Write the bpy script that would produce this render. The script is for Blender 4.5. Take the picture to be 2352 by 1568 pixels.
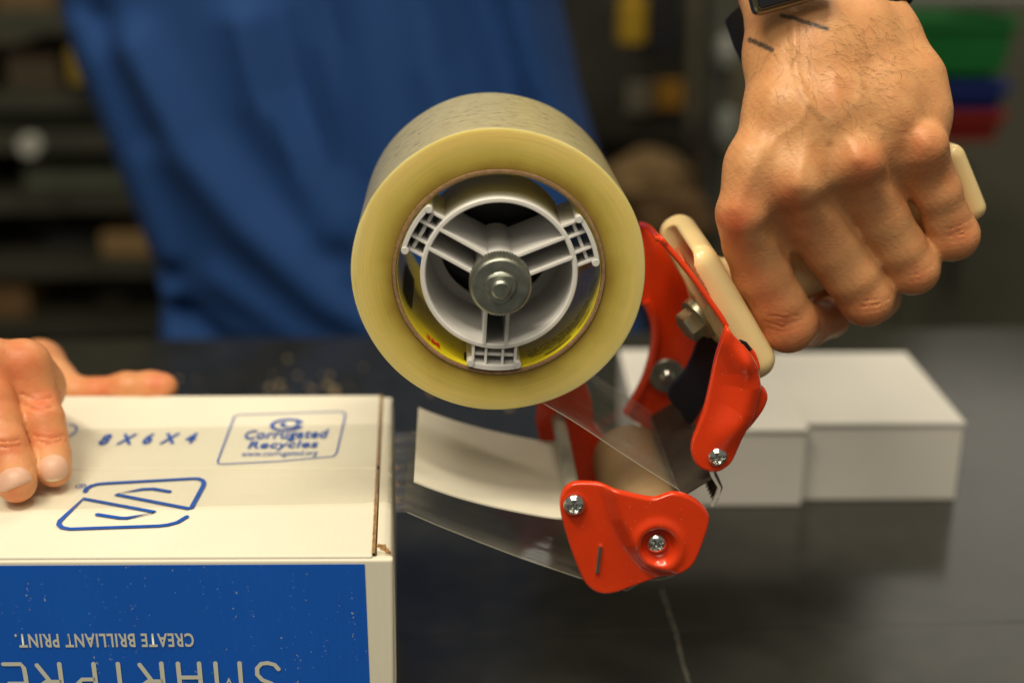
import bpy, bmesh, math, random
import numpy as np
from mathutils import Vector, Matrix
random.seed(7); RNG = np.random.default_rng(7)
for o in list(bpy.data.objects): bpy.data.objects.remove(o, do_unlink=True)
scn = bpy.context.scene; COL = scn.collection
# ---------------------------------------------------------------- camera
F = 3000.0; CX, CY = 1176.0, 784.0            # focal length and centre, for a frame 2352 wide
TH = math.radians(19.5); PH = math.radians(2.52)
CAM = Vector((0, 0, 0.3265))
fw = Vector((math.sin(PH)*math.cos(TH), math.cos(PH)*math.cos(TH), -math.sin(TH)))
rt = Vector((math.cos(PH), -math.sin(PH), 0)); up = rt.cross(fw)
cd = bpy.data.cameras.new('camera'); cam = bpy.data.objects.new('camera', cd); COL.objects.link(cam)
m = Matrix((rt, up, -fw)).transposed().to_4x4(); m.translation = CAM; cam.matrix_world = m
cd.sensor_width = 36; cd.lens = F/2352*36; cd.clip_start = 0.02; cd.clip_end = 60
cd.dof.use_dof = True; cd.dof.focus_distance = 0.482; cd.dof.aperture_fstop = 4.1
scn.camera = cam
# ---------------------------------------------------------------- world and lamps
w = bpy.data.worlds.new('World'); scn.world = w; w.use_nodes = True
w.node_tree.nodes['Background'].inputs[0].default_value = (1.0, 0.95, 0.80, 1)
w.node_tree.nodes['Background'].inputs[1].default_value = 0.155
scn.view_settings.view_transform = 'Standard'; scn.view_settings.look = 'None'
scn.view_settings.exposure = 0.0; scn.view_settings.gamma = 1.0
def lamp(name, loc, size, energy, col=(1, 0.885, 0.675), target=(0.02, 0.48, 0.1)):
    l = bpy.data.lights.new(name, 'AREA'); l.shape = 'RECTANGLE'; l.size, l.size_y = size
    l.energy = energy; l.color = col
    o = bpy.data.objects.new(name, l); COL.objects.link(o); o.location = loc
    o.rotation_euler = (Vector(target)-Vector(loc)).to_track_quat('-Z', 'Y').to_euler()
    return o
lamp('ceiling_or_fill_lamp', (-0.50, -0.15, 1.75), (0.9, 0.18), 21)
lamp('ceiling_or_fill_lamp', (0.25, 0.12, 1.75), (0.6, 0.18), 10)
lamp('ceiling_or_fill_lamp', (-0.2, -0.75, 1.45), (1.3, 0.5), 9)  # large soft fill, added behind the camera to brighten the front surfaces
lamp('ceiling_or_fill_lamp', (0.5, 1.9, 2.2), (1.6, 0.3), 14, target=(0.3, 1.2, 0))
lamp('ceiling_or_fill_lamp', (1.7, 3.2, 1.5), (1.0, 1.0), 3.2, (1, .93, .80), target=(0.5, 0.5, 0))
# ---------------------------------------------------------------- projection helpers (display px -> world)
def ray(x, y): return fw + rt*((x-CX)/F) + up*(-(y-CY)/F)
def PY(x, y, Y):
    d = ray(x, y); return CAM + d*(Y/d.y)
def PZ(x, y, z):
    d = ray(x, y); return CAM + d*((z-CAM.z)/d.z)
def dep(p): return (p-CAM).dot(fw)
def px2m(r, p): return r*dep(p)/F
def proj(P):       # numpy Nx3 -> px
    q = P-np.array(CAM); z = q@np.array(fw)
    return CX+F*(q@np.array(rt))/z, CY-F*(q@np.array(up))/z
# ---------------------------------------------------------------- object helpers
def link(o, parent=None, label=None, cat=None, group=None, kind=None):
    COL.objects.link(o)
    if parent: o.parent = parent
    if label: o['label'] = label
    if cat: o['category'] = cat
    if group: o['group'] = group
    if kind: o['kind'] = kind
    return o
def thing(name, label, cat, loc=(0, 0, 0), group=None):
    e = bpy.data.objects.new(name, None); e.location = loc; e.empty_display_size = .02
    return link(e, None, label, cat, group)
def obj(name, bm, mat, parent=None, smooth=True, wn=True, **k):
    if isinstance(bm, bmesh.types.BMesh):
        me = bpy.data.meshes.new(name); bmesh.ops.recalc_face_normals(bm, faces=bm.faces); bm.to_mesh(me); bm.free()
    else: me = bm
    for mm in (mat if isinstance(mat, (list, tuple)) else [mat]): me.materials.append(mm)
    o = bpy.data.objects.new(name, me); link(o, parent, **k)
    if smooth:
        me.shade_smooth()
        try: me.set_sharp_from_angle(angle=math.radians(38))
        except Exception: pass
        if wn and len(me.polygons) < 3000:
            w_ = o.modifiers.new('weighted', 'WEIGHTED_NORMAL'); w_.keep_sharp = True
    return o
def frame_of(axis):
    a = Vector(axis).normalized(); t = Vector((0, 0, 1)) if abs(a.z) < .9 else Vector((1, 0, 0))
    u = t.cross(a).normalized(); return a, u, a.cross(u)
def lathe(bm, prof, org, axis, n=64, closed=True, rf=None, mi=None):
    a, u, v = frame_of(axis); org = Vector(org); rings = []
    for (r, h) in prof:
        if r < 1e-7: rings.append([bm.verts.new(org+a*h)])
        else:
            rings.append([bm.verts.new(org+a*h+(u*math.cos(t)+v*math.sin(t))*(r*(rf(t, r) if rf else 1)))
                          for t in [2*math.pi*i/n for i in range(n)]])
    k = len(rings)
    for i in range(k if closed else k-1):
        A, B = rings[i], rings[(i+1) % k]
        if len(A) == 1 and len(B) == 1: continue
        for j in range(n):
            j2 = (j+1) % n
            if len(A) == 1: f = bm.faces.new((A[0], B[j], B[j2]))
            elif len(B) == 1: f = bm.faces.new((A[j], B[0], A[j2]))
            else: f = bm.faces.new((A[j], B[j], B[j2], A[j2]))
            if mi: f.material_index = mi[i]
def cyl(bm, r, org, axis, h, n=32, ch=None):
    c = ch if ch is not None else min(r, h)*.12
    lathe(bm, [(0, 0), (r-c, 0), (r, c), (r, h-c), (r-c, h), (0, h)], org, axis, n, closed=False)
def box(bm, c, s, R=None, bev=0.0, seg=2):
    b2 = bmesh.new(); bmesh.ops.create_cube(b2, size=1)
    bmesh.ops.scale(b2, vec=s, verts=b2.verts)
    if bev > 0: bmesh.ops.bevel(b2, geom=b2.edges[:]+b2.verts[:], offset=bev, segments=seg, profile=.6, affect='EDGES')
    M = Matrix.Translation(Vector(c)) @ (R.to_4x4() if R else Matrix.Identity(4))
    vm = {v: bm.verts.new(M @ v.co) for v in b2.verts}
    for f in b2.faces: bm.faces.new([vm[v] for v in f.verts])
    b2.free()
def prism(bm, pts, y0, y1):   # pts: list of (x,z); extruded along Y
    A = [bm.verts.new((p[0], y0, p[1])) for p in pts]; B = [bm.verts.new((p[0], y1, p[1])) for p in pts]
    bm.faces.new(A); bm.faces.new(B[::-1])
    for i in range(len(pts)):
        j = (i+1) % len(pts); bm.faces.new((A[i], B[i], B[j], A[j]))
def tube(bm, pts, r, n=10, caps=True, flat=None):
    pts = [Vector(p) for p in pts]; rs = r if isinstance(r, (list, tuple)) else [r]*len(pts)
    rings = []; pu = None
    for i, p in enumerate(pts):
        t = (pts[min(i+1, len(pts)-1)]-pts[max(i-1, 0)]).normalized()
        if pu is None: a, u, v = frame_of(t)
        else:
            u = (pu-t*pu.dot(t)).normalized(); v = t.cross(u)
        pu = u
        rings.append([bm.verts.new(p+(u*math.cos(2*math.pi*k/n)+v*math.sin(2*math.pi*k/n))*rs[i]) for k in range(n)])
    for A, B in zip(rings, rings[1:]):
        for j in range(n): bm.faces.new((A[j], A[(j+1) % n], B[(j+1) % n], B[j]))
    if caps: bm.faces.new(rings[0][::-1]); bm.faces.new(rings[-1])
def strip(bm, prof, y0, y1, th, ny=1, yf=None, close=True):   # sheet swept along Y; prof list of (x,z)
    n = len(prof); P = [Vector((p[0], 0, p[1])) for p in prof]; N = []
    for i in range(n):
        t = (P[min(i+1, n-1)]-P[max(i-1, 0)]).normalized(); N.append(Vector((-t.z, 0, t.x)))
    def row(off):
        return [[bm.verts.new((P[i].x+N[i].x*off, (y0+(y1-y0)*k/ny) if not yf else yf(i/(n-1))[0]+(yf(i/(n-1))[1]-yf(i/(n-1))[0])*k/ny,
                P[i].z+N[i].z*off)) for k in range(ny+1)] for i in range(n)]
    A = row(0)
    for i in range(n-1):
        for k in range(ny): bm.faces.new((A[i][k], A[i+1][k], A[i+1][k+1], A[i][k+1]))
    if th:
        B = row(th)
        for i in range(n-1):
            for k in range(ny): bm.faces.new((B[i][k], B[i][k+1], B[i+1][k+1], B[i+1][k]))
            bm.faces.new((A[i][0], B[i][0], B[i+1][0], A[i+1][0])); bm.faces.new((A[i][ny], A[i+1][ny], B[i+1][ny], B[i][ny]))
        for k in range(ny):
            bm.faces.new((A[0][k], A[0][k+1], B[0][k+1], B[0][k])); bm.faces.new((A[-1][k], B[-1][k], B[-1][k+1], A[-1][k+1]))
def catmull(P, n, closed=True):
    P = [np.array(p, float) for p in P]; k = len(P); out = []
    segs = k if closed else k-1; per = max(1, n//segs)
    for i in range(segs):
        g = lambda j: P[j % k] if closed else P[min(max(j, 0), k-1)]
        a, b, c, d = g(i-1), g(i), g(i+1), g(i+2)
        for s in range(per):
            t = s/per
            out.append(.5*((2*b)+(c-a)*t+(2*a-5*b+4*c-d)*t*t+(3*b-a-3*c+d)*t**3))
    if not closed: out.append(P[-1])
    return out
def sstep(a, b, x):
    t = np.clip((x-a)/(b-a), 0, 1); return t*t*(3-2*t)
def sheet(bm, px, Y, c, h, th=.0012, er=.0015, n=200, back=False, rings=34, hb=None):
    """pressed sheet-metal plate: outline px at depth Y, relief h(px_x, px_y) toward the camera"""
    O = [(p[0], p[1]) for p in catmull(px, n)]
    fr = [1-(1-i/rings)**1.0 for i in range(rings+1)]
    fr = sorted(set([i/rings*.93 for i in range(rings+1)]+[.93+.07*k/10 for k in range(11)]))
    F_, B_ = [], []
    sg = 1 if back else -1
    for s in fr:
        rf_, rb_ = [], []
        for (ox, oy) in O:
            x, y = c[0]+(ox-c[0])*s, c[1]+(oy-c[1])*s
            d = (1-s)*math.hypot(ox-c[0], oy-c[1])*dep(PY(c[0], c[1], Y))/F
            drop = er-math.sqrt(max(0, er*er-(er-d)**2)) if d < er else 0
            w0 = PY(x, y, Y); hh = h(x, y)
            rf_.append(bm.verts.new((w0.x, Y-hh+drop, w0.z)))
            rb_.append(bm.verts.new((w0.x, Y-hh+drop+th, w0.z)))
            if s == 0: break
        F_.append(rf_); B_.append(rb_)
    for R, flip in ((F_, 0), (B_, 1)):
        for i in range(len(R)-1):
            A, B = R[i], R[i+1]; m_ = len(B)
            for j in range(m_):
                j2 = (j+1) % m_
                v = (A[0], B[j], B[j2]) if len(A) == 1 else (A[j], B[j], B[j2], A[j2])
                bm.faces.new(v[::-1] if flip else v)
    A, B = F_[-1], B_[-1]
    for j in range(len(A)):
        j2 = (j+1) % len(A); bm.faces.new((A[j], B[j], B[j2], A[j2]))
# ---------------------------------------------------------------- signed-distance modelling
class SDF:
    def __init__(s, lo, hi, h):
        s.lo = np.array(lo, float); s.h = h; s.n = np.ceil((np.array(hi)-s.lo)/h).astype(int)+1
        s.F = np.full(s.n, 1.0, np.float32)
    def sub(s, lo, hi):
        a = np.clip(np.floor((np.array(lo)-s.lo)/s.h).astype(int), 0, s.n); b = np.clip(np.ceil((np.array(hi)-s.lo)/s.h).astype(int)+1, 0, s.n)
        if np.any(b <= a): return None, None
        ax = [np.float32(s.lo[i])+np.arange(a[i], b[i], dtype=np.float32)*np.float32(s.h) for i in range(3)]
        return (slice(a[0], b[0]), slice(a[1], b[1]), slice(a[2], b[2])), np.meshgrid(*ax, indexing='ij', sparse=True)
    def comb(s, sl, d, k, op='add'):
        A = s.F[sl]
        if op == 'add':
            hh = np.clip(.5+.5*(A-d)/k, 0, 1); s.F[sl] = A+(d-A)*hh-k*hh*(1-hh)
        else:
            hh = np.clip(.5-.5*(A+d)/k, 0, 1); s.F[sl] = A+(-d-A)*hh+k*hh*(1-hh)
    def cone(s, a, b, r1, r2, k=.004, op='add', sq=None):
        a = np.array(a, np.float32); b = np.array(b, np.float32); R = max(r1, r2)+k*1.5+.004
        sl, G = s.sub(np.minimum(a, b)-R, np.maximum(a, b)+R)
        if sl is None: return
        X, Y, Z = G; ba = b-a; L = float((ba**2).sum())
        if L < 1e-12: d = np.sqrt((X-a[0])**2+(Y-a[1])**2+(Z-a[2])**2)-r1
        else:
            t = np.clip(((X-a[0])*ba[0]+(Y-a[1])*ba[1]+(Z-a[2])*ba[2])/L, 0, 1)
            d = np.sqrt((X-a[0]-ba[0]*t)**2+(Y-a[1]-ba[1]*t)**2+(Z-a[2]-ba[2]*t)**2)-(r1+(r2-r1)*t)
        s.comb(sl, d.astype(np.float32), k, op)
    def chain(s, pts, rs, k=.004, op='add'):
        for i in range(len(pts)-1): s.cone(pts[i], pts[i+1], rs[i], rs[i+1], k, op)
    def rbox(s, c, A, half, r, k=.003, op='add'):   # A: 3 orthonormal axes
        c = np.array(c, np.float32); R = float(np.linalg.norm(half))+k*2+.003
        sl, (X, Y, Z) = s.sub(c-R, c+R); A = [np.array(v, np.float32) for v in A]
        q = [np.abs((X-c[0])*v[0]+(Y-c[1])*v[1]+(Z-c[2])*v[2])-(hf-r) for v, hf in zip(A, half)]
        d = np.sqrt(sum(np.maximum(x, 0)**2 for x in q))+np.minimum(np.maximum(np.maximum(q[0], q[1]), q[2]), 0)-r
        s.comb(sl, d.astype(np.float32), k, op)
    def ell(s, c, A, half, k=.003, op='add'):
        c = np.array(c, np.float32); R = max(half)+k*2+.003
        sl, (X, Y, Z) = s.sub(c-R, c+R)
        q = [((X-c[0])*v[0]+(Y-c[1])*v[1]+(Z-c[2])*v[2])/hf for v, hf in zip(A, half)]
        g = np.sqrt(q[0]**2+q[1]**2+q[2]**2); d = (g-1)*min(half)
        s.comb(sl, d.astype(np.float32), k, op)
    def mesh(s):
        Fv = s.F; nx, ny, nz = Fv.shape; ins = Fv < 0
        acc = np.zeros((nx-1, ny-1, nz-1, 3), np.float32); cnt = np.zeros((nx-1, ny-1, nz-1), np.float32)
        for ax in range(3):
            o1, o2 = [i for i in range(3) if i != ax]
            for p in (0, 1):
                for q in (0, 1):
                    sa = [None]*3; sb = [None]*3; N = [nx, ny, nz]
                    sa[ax] = slice(0, N[ax]-1); sb[ax] = slice(1, N[ax])
                    sa[o1] = sb[o1] = slice(p, N[o1]-1+p); sa[o2] = sb[o2] = slice(q, N[o2]-1+q)
                    a, b = Fv[tuple(sa)], Fv[tuple(sb)]
                    mk = (a < 0) != (b < 0); I = np.nonzero(mk)
                    t = a[I]/(a[I]-b[I]); cnt[I] += 1
                    acc[I+(np.full(len(t), ax),)] += t
                    if p: acc[I+(np.full(len(t), o1),)] += 1
                    if q: acc[I+(np.full(len(t), o2),)] += 1
        I = np.nonzero(cnt); idx = np.full(cnt.shape, -1, np.int64); idx[I] = np.arange(len(I[0]))
        V = (acc[I]/cnt[I][:, None]+np.stack(I, 1))*s.h+s.lo
        Q = []
        for ax in range(3):
            o1, o2 = (ax+1) % 3, (ax+2) % 3
            a = np.take(ins, range(0, ins.shape[ax]-1), ax); b = np.take(ins, range(1, ins.shape[ax]), ax)
            J = np.stack(np.nonzero(a != b), 1); J = J[(J[:, o1] > 0) & (J[:, o2] > 0) & (J[:, o1] < idx.shape[o1]) & (J[:, o2] < idx.shape[o2])]
            if not len(J): continue
            def g(d1, d2):
                K = J.copy(); K[:, o1] -= d1; K[:, o2] -= d2; return idx[tuple(K.T)]
            q = np.stack([g(1, 1), g(0, 1), g(0, 0), g(1, 0)], 1); fl = ~ins[tuple(J.T)]; q[fl] = q[fl][:, ::-1]
            Q.append(q)
        return V, np.concatenate(Q)
def np_mesh(name, V, Q):
    me = bpy.data.meshes.new(name); me.vertices.add(len(V)); me.vertices.foreach_set('co', V.astype(np.float32).ravel())
    me.loops.add(Q.size); me.loops.foreach_set('vertex_index', Q.astype(np.int32).ravel())
    me.polygons.add(len(Q)); me.polygons.foreach_set('loop_start', np.arange(0, Q.size, 4, dtype=np.int32))
    me.update(calc_edges=True); me.validate(); return me
def smooth_v(V, Q, it=2, lam=.5):
    e = np.concatenate([Q[:, [0, 1]], Q[:, [1, 2]], Q[:, [2, 3]], Q[:, [3, 0]]]); V = V.copy()
    for _ in range(it):
        S = np.zeros_like(V); c = np.zeros(len(V))
        for k in range(3):
            S[:, k] = np.bincount(e[:, 0], V[e[:, 1], k], len(V))+np.bincount(e[:, 1], V[e[:, 0], k], len(V))
        c = np.bincount(e[:, 0], minlength=len(V))+np.bincount(e[:, 1], minlength=len(V))
        V += lam*(S/np.maximum(c, 1)[:, None]-V)
    return V
def attr(me, name, vals):
    a = me.attributes.new(name, 'FLOAT', 'POINT'); a.data.foreach_set('value', np.asarray(vals, np.float32))
# ---------------------------------------------------------------- materials
def mat(name, col, rough=.5, metal=0, spec=.5, noise=None, bump=None, coat=0, sss=None, var=None, **kw):
    """noise=(scale, amount) colour variation, bump=(scale, strength, distance)"""
    m = bpy.data.materials.new(name); m.use_nodes = True; nt = m.node_tree; P = nt.nodes['Principled BSDF']
    c = (*col, 1) if len(col) == 3 else col
    P.inputs['Base Color'].default_value = c; P.inputs['Roughness'].default_value = rough
    P.inputs['Metallic'].default_value = metal; P.inputs['Specular IOR Level'].default_value = spec
    P.inputs['Coat Weight'].default_value = coat; P.inputs['Coat Roughness'].default_value = .08
    tc = nt.nodes.new('ShaderNodeTexCoord')
    if noise:
        n = nt.nodes.new('ShaderNodeTexNoise'); n.inputs['Scale'].default_value = noise[0]; n.inputs['Detail'].default_value = 6
        n.inputs['Roughness'].default_value = .65
        nt.links.new(tc.outputs['Object'], n.inputs['Vector'])
        r = nt.nodes.new('ShaderNodeValToRGB'); a = noise[1]
        r.color_ramp.elements[0].position = .3; r.color_ramp.elements[1].position = .7
        r.color_ramp.elements[0].color = tuple(x*(1-a) for x in c[:3])+(1,)
        r.color_ramp.elements[1].color = tuple(min(1, x*(1+a)) for x in c[:3])+(1,)
        nt.links.new(n.outputs['Fac'], r.inputs['Fac']); nt.links.new(r.outputs['Color'], P.inputs['Base Color'])
        rr = nt.nodes.new('ShaderNodeMapRange'); rr.inputs[3].default_value = max(.02, rough*.8); rr.inputs[4].default_value = min(1, rough*1.25)
        nt.links.new(n.outputs['Fac'], rr.inputs[0]); nt.links.new(rr.outputs[0], P.inputs['Roughness'])
    if bump:
        n = nt.nodes.new('ShaderNodeTexNoise'); n.inputs['Scale'].default_value = bump[0]; n.inputs['Detail'].default_value = 4
        nt.links.new(tc.outputs['Object'], n.inputs['Vector'])
        b = nt.nodes.new('ShaderNodeBump'); b.inputs['Strength'].default_value = bump[1]; b.inputs['Distance'].default_value = bump[2]
        nt.links.new(n.outputs['Fac'], b.inputs['Height']); nt.links.new(b.outputs['Normal'], P.inputs['Normal'])
    if sss:
        P.inputs['Subsurface Weight'].default_value = sss[0]; P.inputs['Subsurface Radius'].default_value = sss[1]
        P.inputs['Subsurface Scale'].default_value = sss[2]
    for k, v in kw.items(): P.inputs[k.replace('_', ' ')].default_value = v
    return m
red = mat('red_enamel', (.84, .052, .006), .22, coat=.5, noise=(60, .07), bump=(260, .06, .0005))
white_pl = mat('white_plastic', (.74, .73, .72), .32, noise=(90, .03), sss=(.15, (.004, .004, .003), 1))
cream_pl = mat('cream_plastic', (.88, .68, .34), .3, coat=.25, noise=(30, .04), bump=(150, .03, .0004), sss=(.15, (.004, .003, .002), 1))
zinc = mat('zinc_steel', (.36, .38, .34), .42, metal=1, noise=(160, .22), bump=(500, .10, .0003))
bright = mat('bright_steel', (.78, .80, .78), .16, metal=1, noise=(300, .08))
yzinc = mat('yellow_zinc_steel', (.55, .52, .36), .34, metal=1, noise=(140, .25), bump=(400, .12, .0003))
dark_steel = mat('dark_blade_steel', (.085, .07, .05), .5, metal=.5, noise=(60, .2))
black_pl = mat('black_plastic', (.012, .013, .018), .38, noise=(60, .2))
black_rb = mat('black_rubber', (.010, .011, .014), .55, noise=(80, .15))
brown_rb = mat('brown_rubber', (.44, .30, .16), .5, noise=(50, .12), bump=(260, .15, .0004))
recess_m = mat('screw_recess', (.35, .36, .34), .35, metal=1)
grey_pl = mat('grey_nylon', (.42, .42, .34), .35, noise=(60, .15))
card_core = mat('brown_paperboard', (.29, .17, .085), .8, noise=(900, .35), bump=(1500, .5, .0004))
white_card = mat('white_flap_plastic', (.82, .78, .66), .42, noise=(40, .03))
def film_mat(name, tint, gl, rough, dens=.0, milky=(.8, .8, .7), cap=.3):
    m = bpy.data.materials.new(name); m.use_nodes = True; nt = m.node_tree; nt.nodes.clear()
    N = nt.nodes.new; L = nt.links.new
    out = N('ShaderNodeOutputMaterial'); tr = N('ShaderNodeBsdfTransparent'); tr.inputs[0].default_value = (*tint, 1)
    g = N('ShaderNodeBsdfGlossy'); g.inputs['Roughness'].default_value = rough; g.inputs[0].default_value = (1, 1, 1, 1)
    d = N('ShaderNodeBsdfDiffuse'); d.inputs[0].default_value = (*milky, 1)
    fr = N('ShaderNodeFresnel'); fr.inputs[0].default_value = 1.45
    tc = N('ShaderNodeTexCoord'); mp = N('ShaderNodeMapping'); mp.inputs['Scale'].default_value = (8, 160, 60)
    nz = N('ShaderNodeTexNoise'); nz.inputs['Scale'].default_value = 1; nz.inputs['Detail'].default_value = 5
    L(tc.outputs['Object'], mp.inputs[0]); L(mp.outputs[0], nz.inputs['Vector'])
    bp = N('ShaderNodeBump'); bp.inputs['Strength'].default_value = .2; bp.inputs['Distance'].default_value = .0008
    L(nz.outputs['Fac'], bp.inputs['Height']); L(bp.outputs[0], g.inputs['Normal'])
    ma = N('ShaderNodeMath'); ma.operation = 'MULTIPLY_ADD'; ma.inputs[1].default_value = 1.2; ma.inputs[2].default_value = gl
    L(fr.outputs[0], ma.inputs[0])
    mr = N('ShaderNodeMapRange'); mr.inputs[1].default_value = .35; mr.inputs[2].default_value = .75
    mr.inputs[3].default_value = dens*.5; mr.inputs[4].default_value = dens*1.6; L(nz.outputs['Fac'], mr.inputs[0])
    a = N('ShaderNodeMixShader'); b = N('ShaderNodeMixShader')
    L(mr.outputs[0], a.inputs[0]); L(tr.outputs[0], a.inputs[1]); L(d.outputs[0], a.inputs[2])
    mn = N('ShaderNodeMath'); mn.operation = 'MINIMUM'; mn.inputs[1].default_value = cap; L(ma.outputs[0], mn.inputs[0]); L(mn.outputs[0], b.inputs[0]); L(a.outputs[0], b.inputs[1]); L(g.outputs[0], b.inputs[2]); L(b.outputs[0], out.inputs[0])
    return m
film = film_mat('clear_tape_film', (.94, .94, .915), .0, .07, .16, (.48, .46, .40), cap=.13)
film_box = film_mat('tape_film_on_carton', (.96, .96, .94), .0, .22, .015, (.6, .58, .5), cap=.12)
# ================================================================ setting
def table_material():
    m = mat('dark_grey_laminate', (.038, .038, .031), .22, spec=.6); nt = m.node_tree; N = nt.nodes.new; L = nt.links.new; P = nt.nodes['Principled BSDF']
    tc = N('ShaderNodeTexCoord')
    n = N('ShaderNodeTexNoise'); n.inputs['Scale'].default_value = 9; n.inputs['Detail'].default_value = 8; n.inputs['Roughness'].default_value = .7
    L(tc.outputs['Object'], n.inputs['Vector'])
    mr = N('ShaderNodeMapRange'); mr.inputs[3].default_value = .11; mr.inputs[4].default_value = .22; L(n.outputs['Fac'], mr.inputs[0]); L(mr.outputs[0], P.inputs['Roughness'])
    n2 = N('ShaderNodeTexNoise'); n2.inputs['Scale'].default_value = 60; n2.inputs['Detail'].default_value = 8; L(tc.outputs['Object'], n2.inputs['Vector'])
    r = N('ShaderNodeValToRGB'); r.color_ramp.elements[0].position = .35; r.color_ramp.elements[1].position = .8
    r.color_ramp.elements[0].color = (.023, .024, .020, 1); r.color_ramp.elements[1].color = (.038, .037, .031, 1)
    L(n2.outputs['Fac'], r.inputs['Fac']); L(r.outputs['Color'], P.inputs['Base Color'])
    return m
table_m = table_material()
tb = thing('work_table', 'long dark grey laminate packing table under the carton and the tape dispenser', 'table', (0, .55, 0))
def tpart(name, bm, mt, **k):
    o = obj(name, bm, mt, tb, smooth=False, **k); o.matrix_parent_inverse = Matrix.Translation((0, -.55, 0)); return o
yS = PZ(1800, 1440, 0).y
bm = bmesh.new(); box(bm, (.05, (.937+yS+.0002)/2, -.015), (2.6, .937-yS-.0003, .03), bev=.0002); tpart('table_board', bm, table_m)
bm = bmesh.new(); box(bm, (.05, (-.25+yS)/2-.0001, -.01505), (2.6, yS+.25, .03), bev=.0002); tpart('table_board', bm, table_m)
leg_m = mat('dark_table_steel', (.03, .03, .03), .4, metal=.6)
for lx in (-1.15, 1.25):
    for ly in (-.15, .85):
        bm = bmesh.new(); box(bm, (lx, ly, -.465), (.05, .05, .87), bev=.004); tpart('leg', bm, leg_m)
bm = bmesh.new(); box(bm, (.05, .90, -.075), (2.4, .03, .09), bev=.003); tpart('apron', bm, leg_m)
# scratch on the laminate and crumbs of cardboard
scr_m = mat('scuffed_laminate', (.10, .094, .07), .6, noise=(300, .4))
sp = [(1520, 1350), (1535, 1400), (1552, 1450), (1563, 1500), (1580, 1560), (1600, 1640)]
bm = bmesh.new(); pr = None
for i, p in enumerate(catmull(sp, 60, False)):
    c = PZ(p[0]+random.uniform(-1.5, 1.5), p[1], .0002); wv = random.uniform(.0003, .0012)
    a, b = bm.verts.new((c.x-wv, c.y, c.z)), bm.verts.new((c.x+wv, c.y, c.z))
    if pr: bm.faces.new((pr[0], pr[1], b, a))
    pr = (a, b)
tpart('scratch', bm, scr_m, kind='stuff')
bm = bmesh.new()
for _ in range(34):
    x, y = random.gauss(0, 1), random.gauss(0, 1); c = PZ(640+150*x, 872+22*y, .001) if random.random() < .8 else PZ(random.uniform(420, 1300), random.uniform(830, 960), .001)
    s = random.uniform(.0008, .003)
    box(bm, c, (s*1.3, s, s*.6), Matrix.Rotation(random.random()*3, 3, 'Z'))
obj('cardboard_crumbs', bm, mat('crumb_paper', (.42, .32, .18), .8), kind='stuff', label='scattered brown cardboard crumbs on the dark table behind the carton', cat='crumbs')
def plane_box(name, c, s, mt, kind='structure'):
    bm = bmesh.new(); box(bm, c, s); return obj(name, bm, mt, smooth=False, kind=kind)
plane_box('floor', (0, 2, -.91), (9, 9, .02), mat('concrete_floor', (.10, .10, .08), .5, noise=(3, .2)))
plane_box('wall_back', (0, 3.6, .6), (9, .05, 3.2), mat('dim_olive_wall', (.15, .135, .085), .8, noise=(2, .4)))
# ================================================================ white carton
ct = thing('carton', 'white corrugated shipping carton with blue panel and printing, being taped shut', 'box', (-.1, .487, 0))
KS = .036
def skew(me):
    sF, sB, rF, rB = PZ(862, 1265, ZT), PZ(878, 908, ZT), PZ(904, 1275, ZT), PZ(901, 912, ZT)
    for v in me.vertices:
        c = v.co; u = (c.y-yF)/(yB-yF); ds = sF.x+(sB.x-sF.x)*u-xe; dr = rF.x+(rB.x-rF.x)*u-xR
        if c.x <= xe+.0006: c.x += ds*min(1, max(0, (c.x-xL)/(xe-xL)))
        else: c.x += ds+(dr-ds)*min(1, (c.x-xe)/(xR-xe))
        c.x -= .024*(ZT-c.z); c.y += KS*(xR-c.x)
def cpart(name, bm, mt, parent=None, **k):
    o = obj(name, bm, mt, parent or ct, **k)
    if not name.startswith('printed_'): skew(o.data)
    if not parent: o.matrix_parent_inverse = Matrix.Translation((.1, -.487, 0))
    return o
ZT = .1000
yF, yB = PZ(600, 1281, ZT).y, PZ(600, 908, ZT).y
xR = PZ(903, 1165, ZT).x; xL = xR-.212; xe = PZ(864, 1165, ZT).x
yF, yB = PZ(862, 1279, ZT).y, PZ(860, 908, ZT).y
carton_m = mat('white_carton_board', (.84, .80, .67), .62, noise=(14, .035), bump=(90, .05, .0006))
edge_m = mat('raw_corrugated_edge', (.34, .20, .085), .85, noise=(700, .6), bump=(1400, .8, .0006))
blue_m = bpy.data.materials.new('blue_carton_print'); blue_m.use_nodes = True
nt = blue_m.node_tree; P = nt.nodes['Principled BSDF']; P.inputs['Roughness'].default_value = .5
tc = nt.nodes.new('ShaderNodeTexCoord'); n = nt.nodes.new('ShaderNodeTexNoise'); n.inputs['Scale'].default_value = 1500; n.inputs['Detail'].default_value = 3
mpp = nt.nodes.new('ShaderNodeMapping'); mpp.inputs['Scale'].default_value = (1, 1, .6)
n3 = nt.nodes.new('ShaderNodeTexNoise'); n3.inputs['Scale'].default_value = 75; n3.inputs['Detail'].default_value = 2
wv = nt.nodes.new('ShaderNodeTexWave'); wv.inputs['Scale'].default_value = 60; wv.inputs['Distortion'].default_value = 1.5
mx = nt.nodes.new('ShaderNodeMath'); mx.operation = 'MULTIPLY_ADD'; mx.inputs[1].default_value = .35
mx2 = nt.nodes.new('ShaderNodeMath'); mx2.operation = 'MULTIPLY_ADD'; mx2.inputs[1].default_value = .10
rp = nt.nodes.new('ShaderNodeValToRGB'); e = rp.color_ramp.elements
e[0].position = .955; e[0].color = (.006, .050, .25, 1); e[1].position = .99; e[1].color = (.45, .50, .45, 1)
nt.links.new(tc.outputs['Object'], mpp.inputs[0])
for q in (n, n3, wv): nt.links.new(mpp.outputs[0], q.inputs['Vector'])
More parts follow.
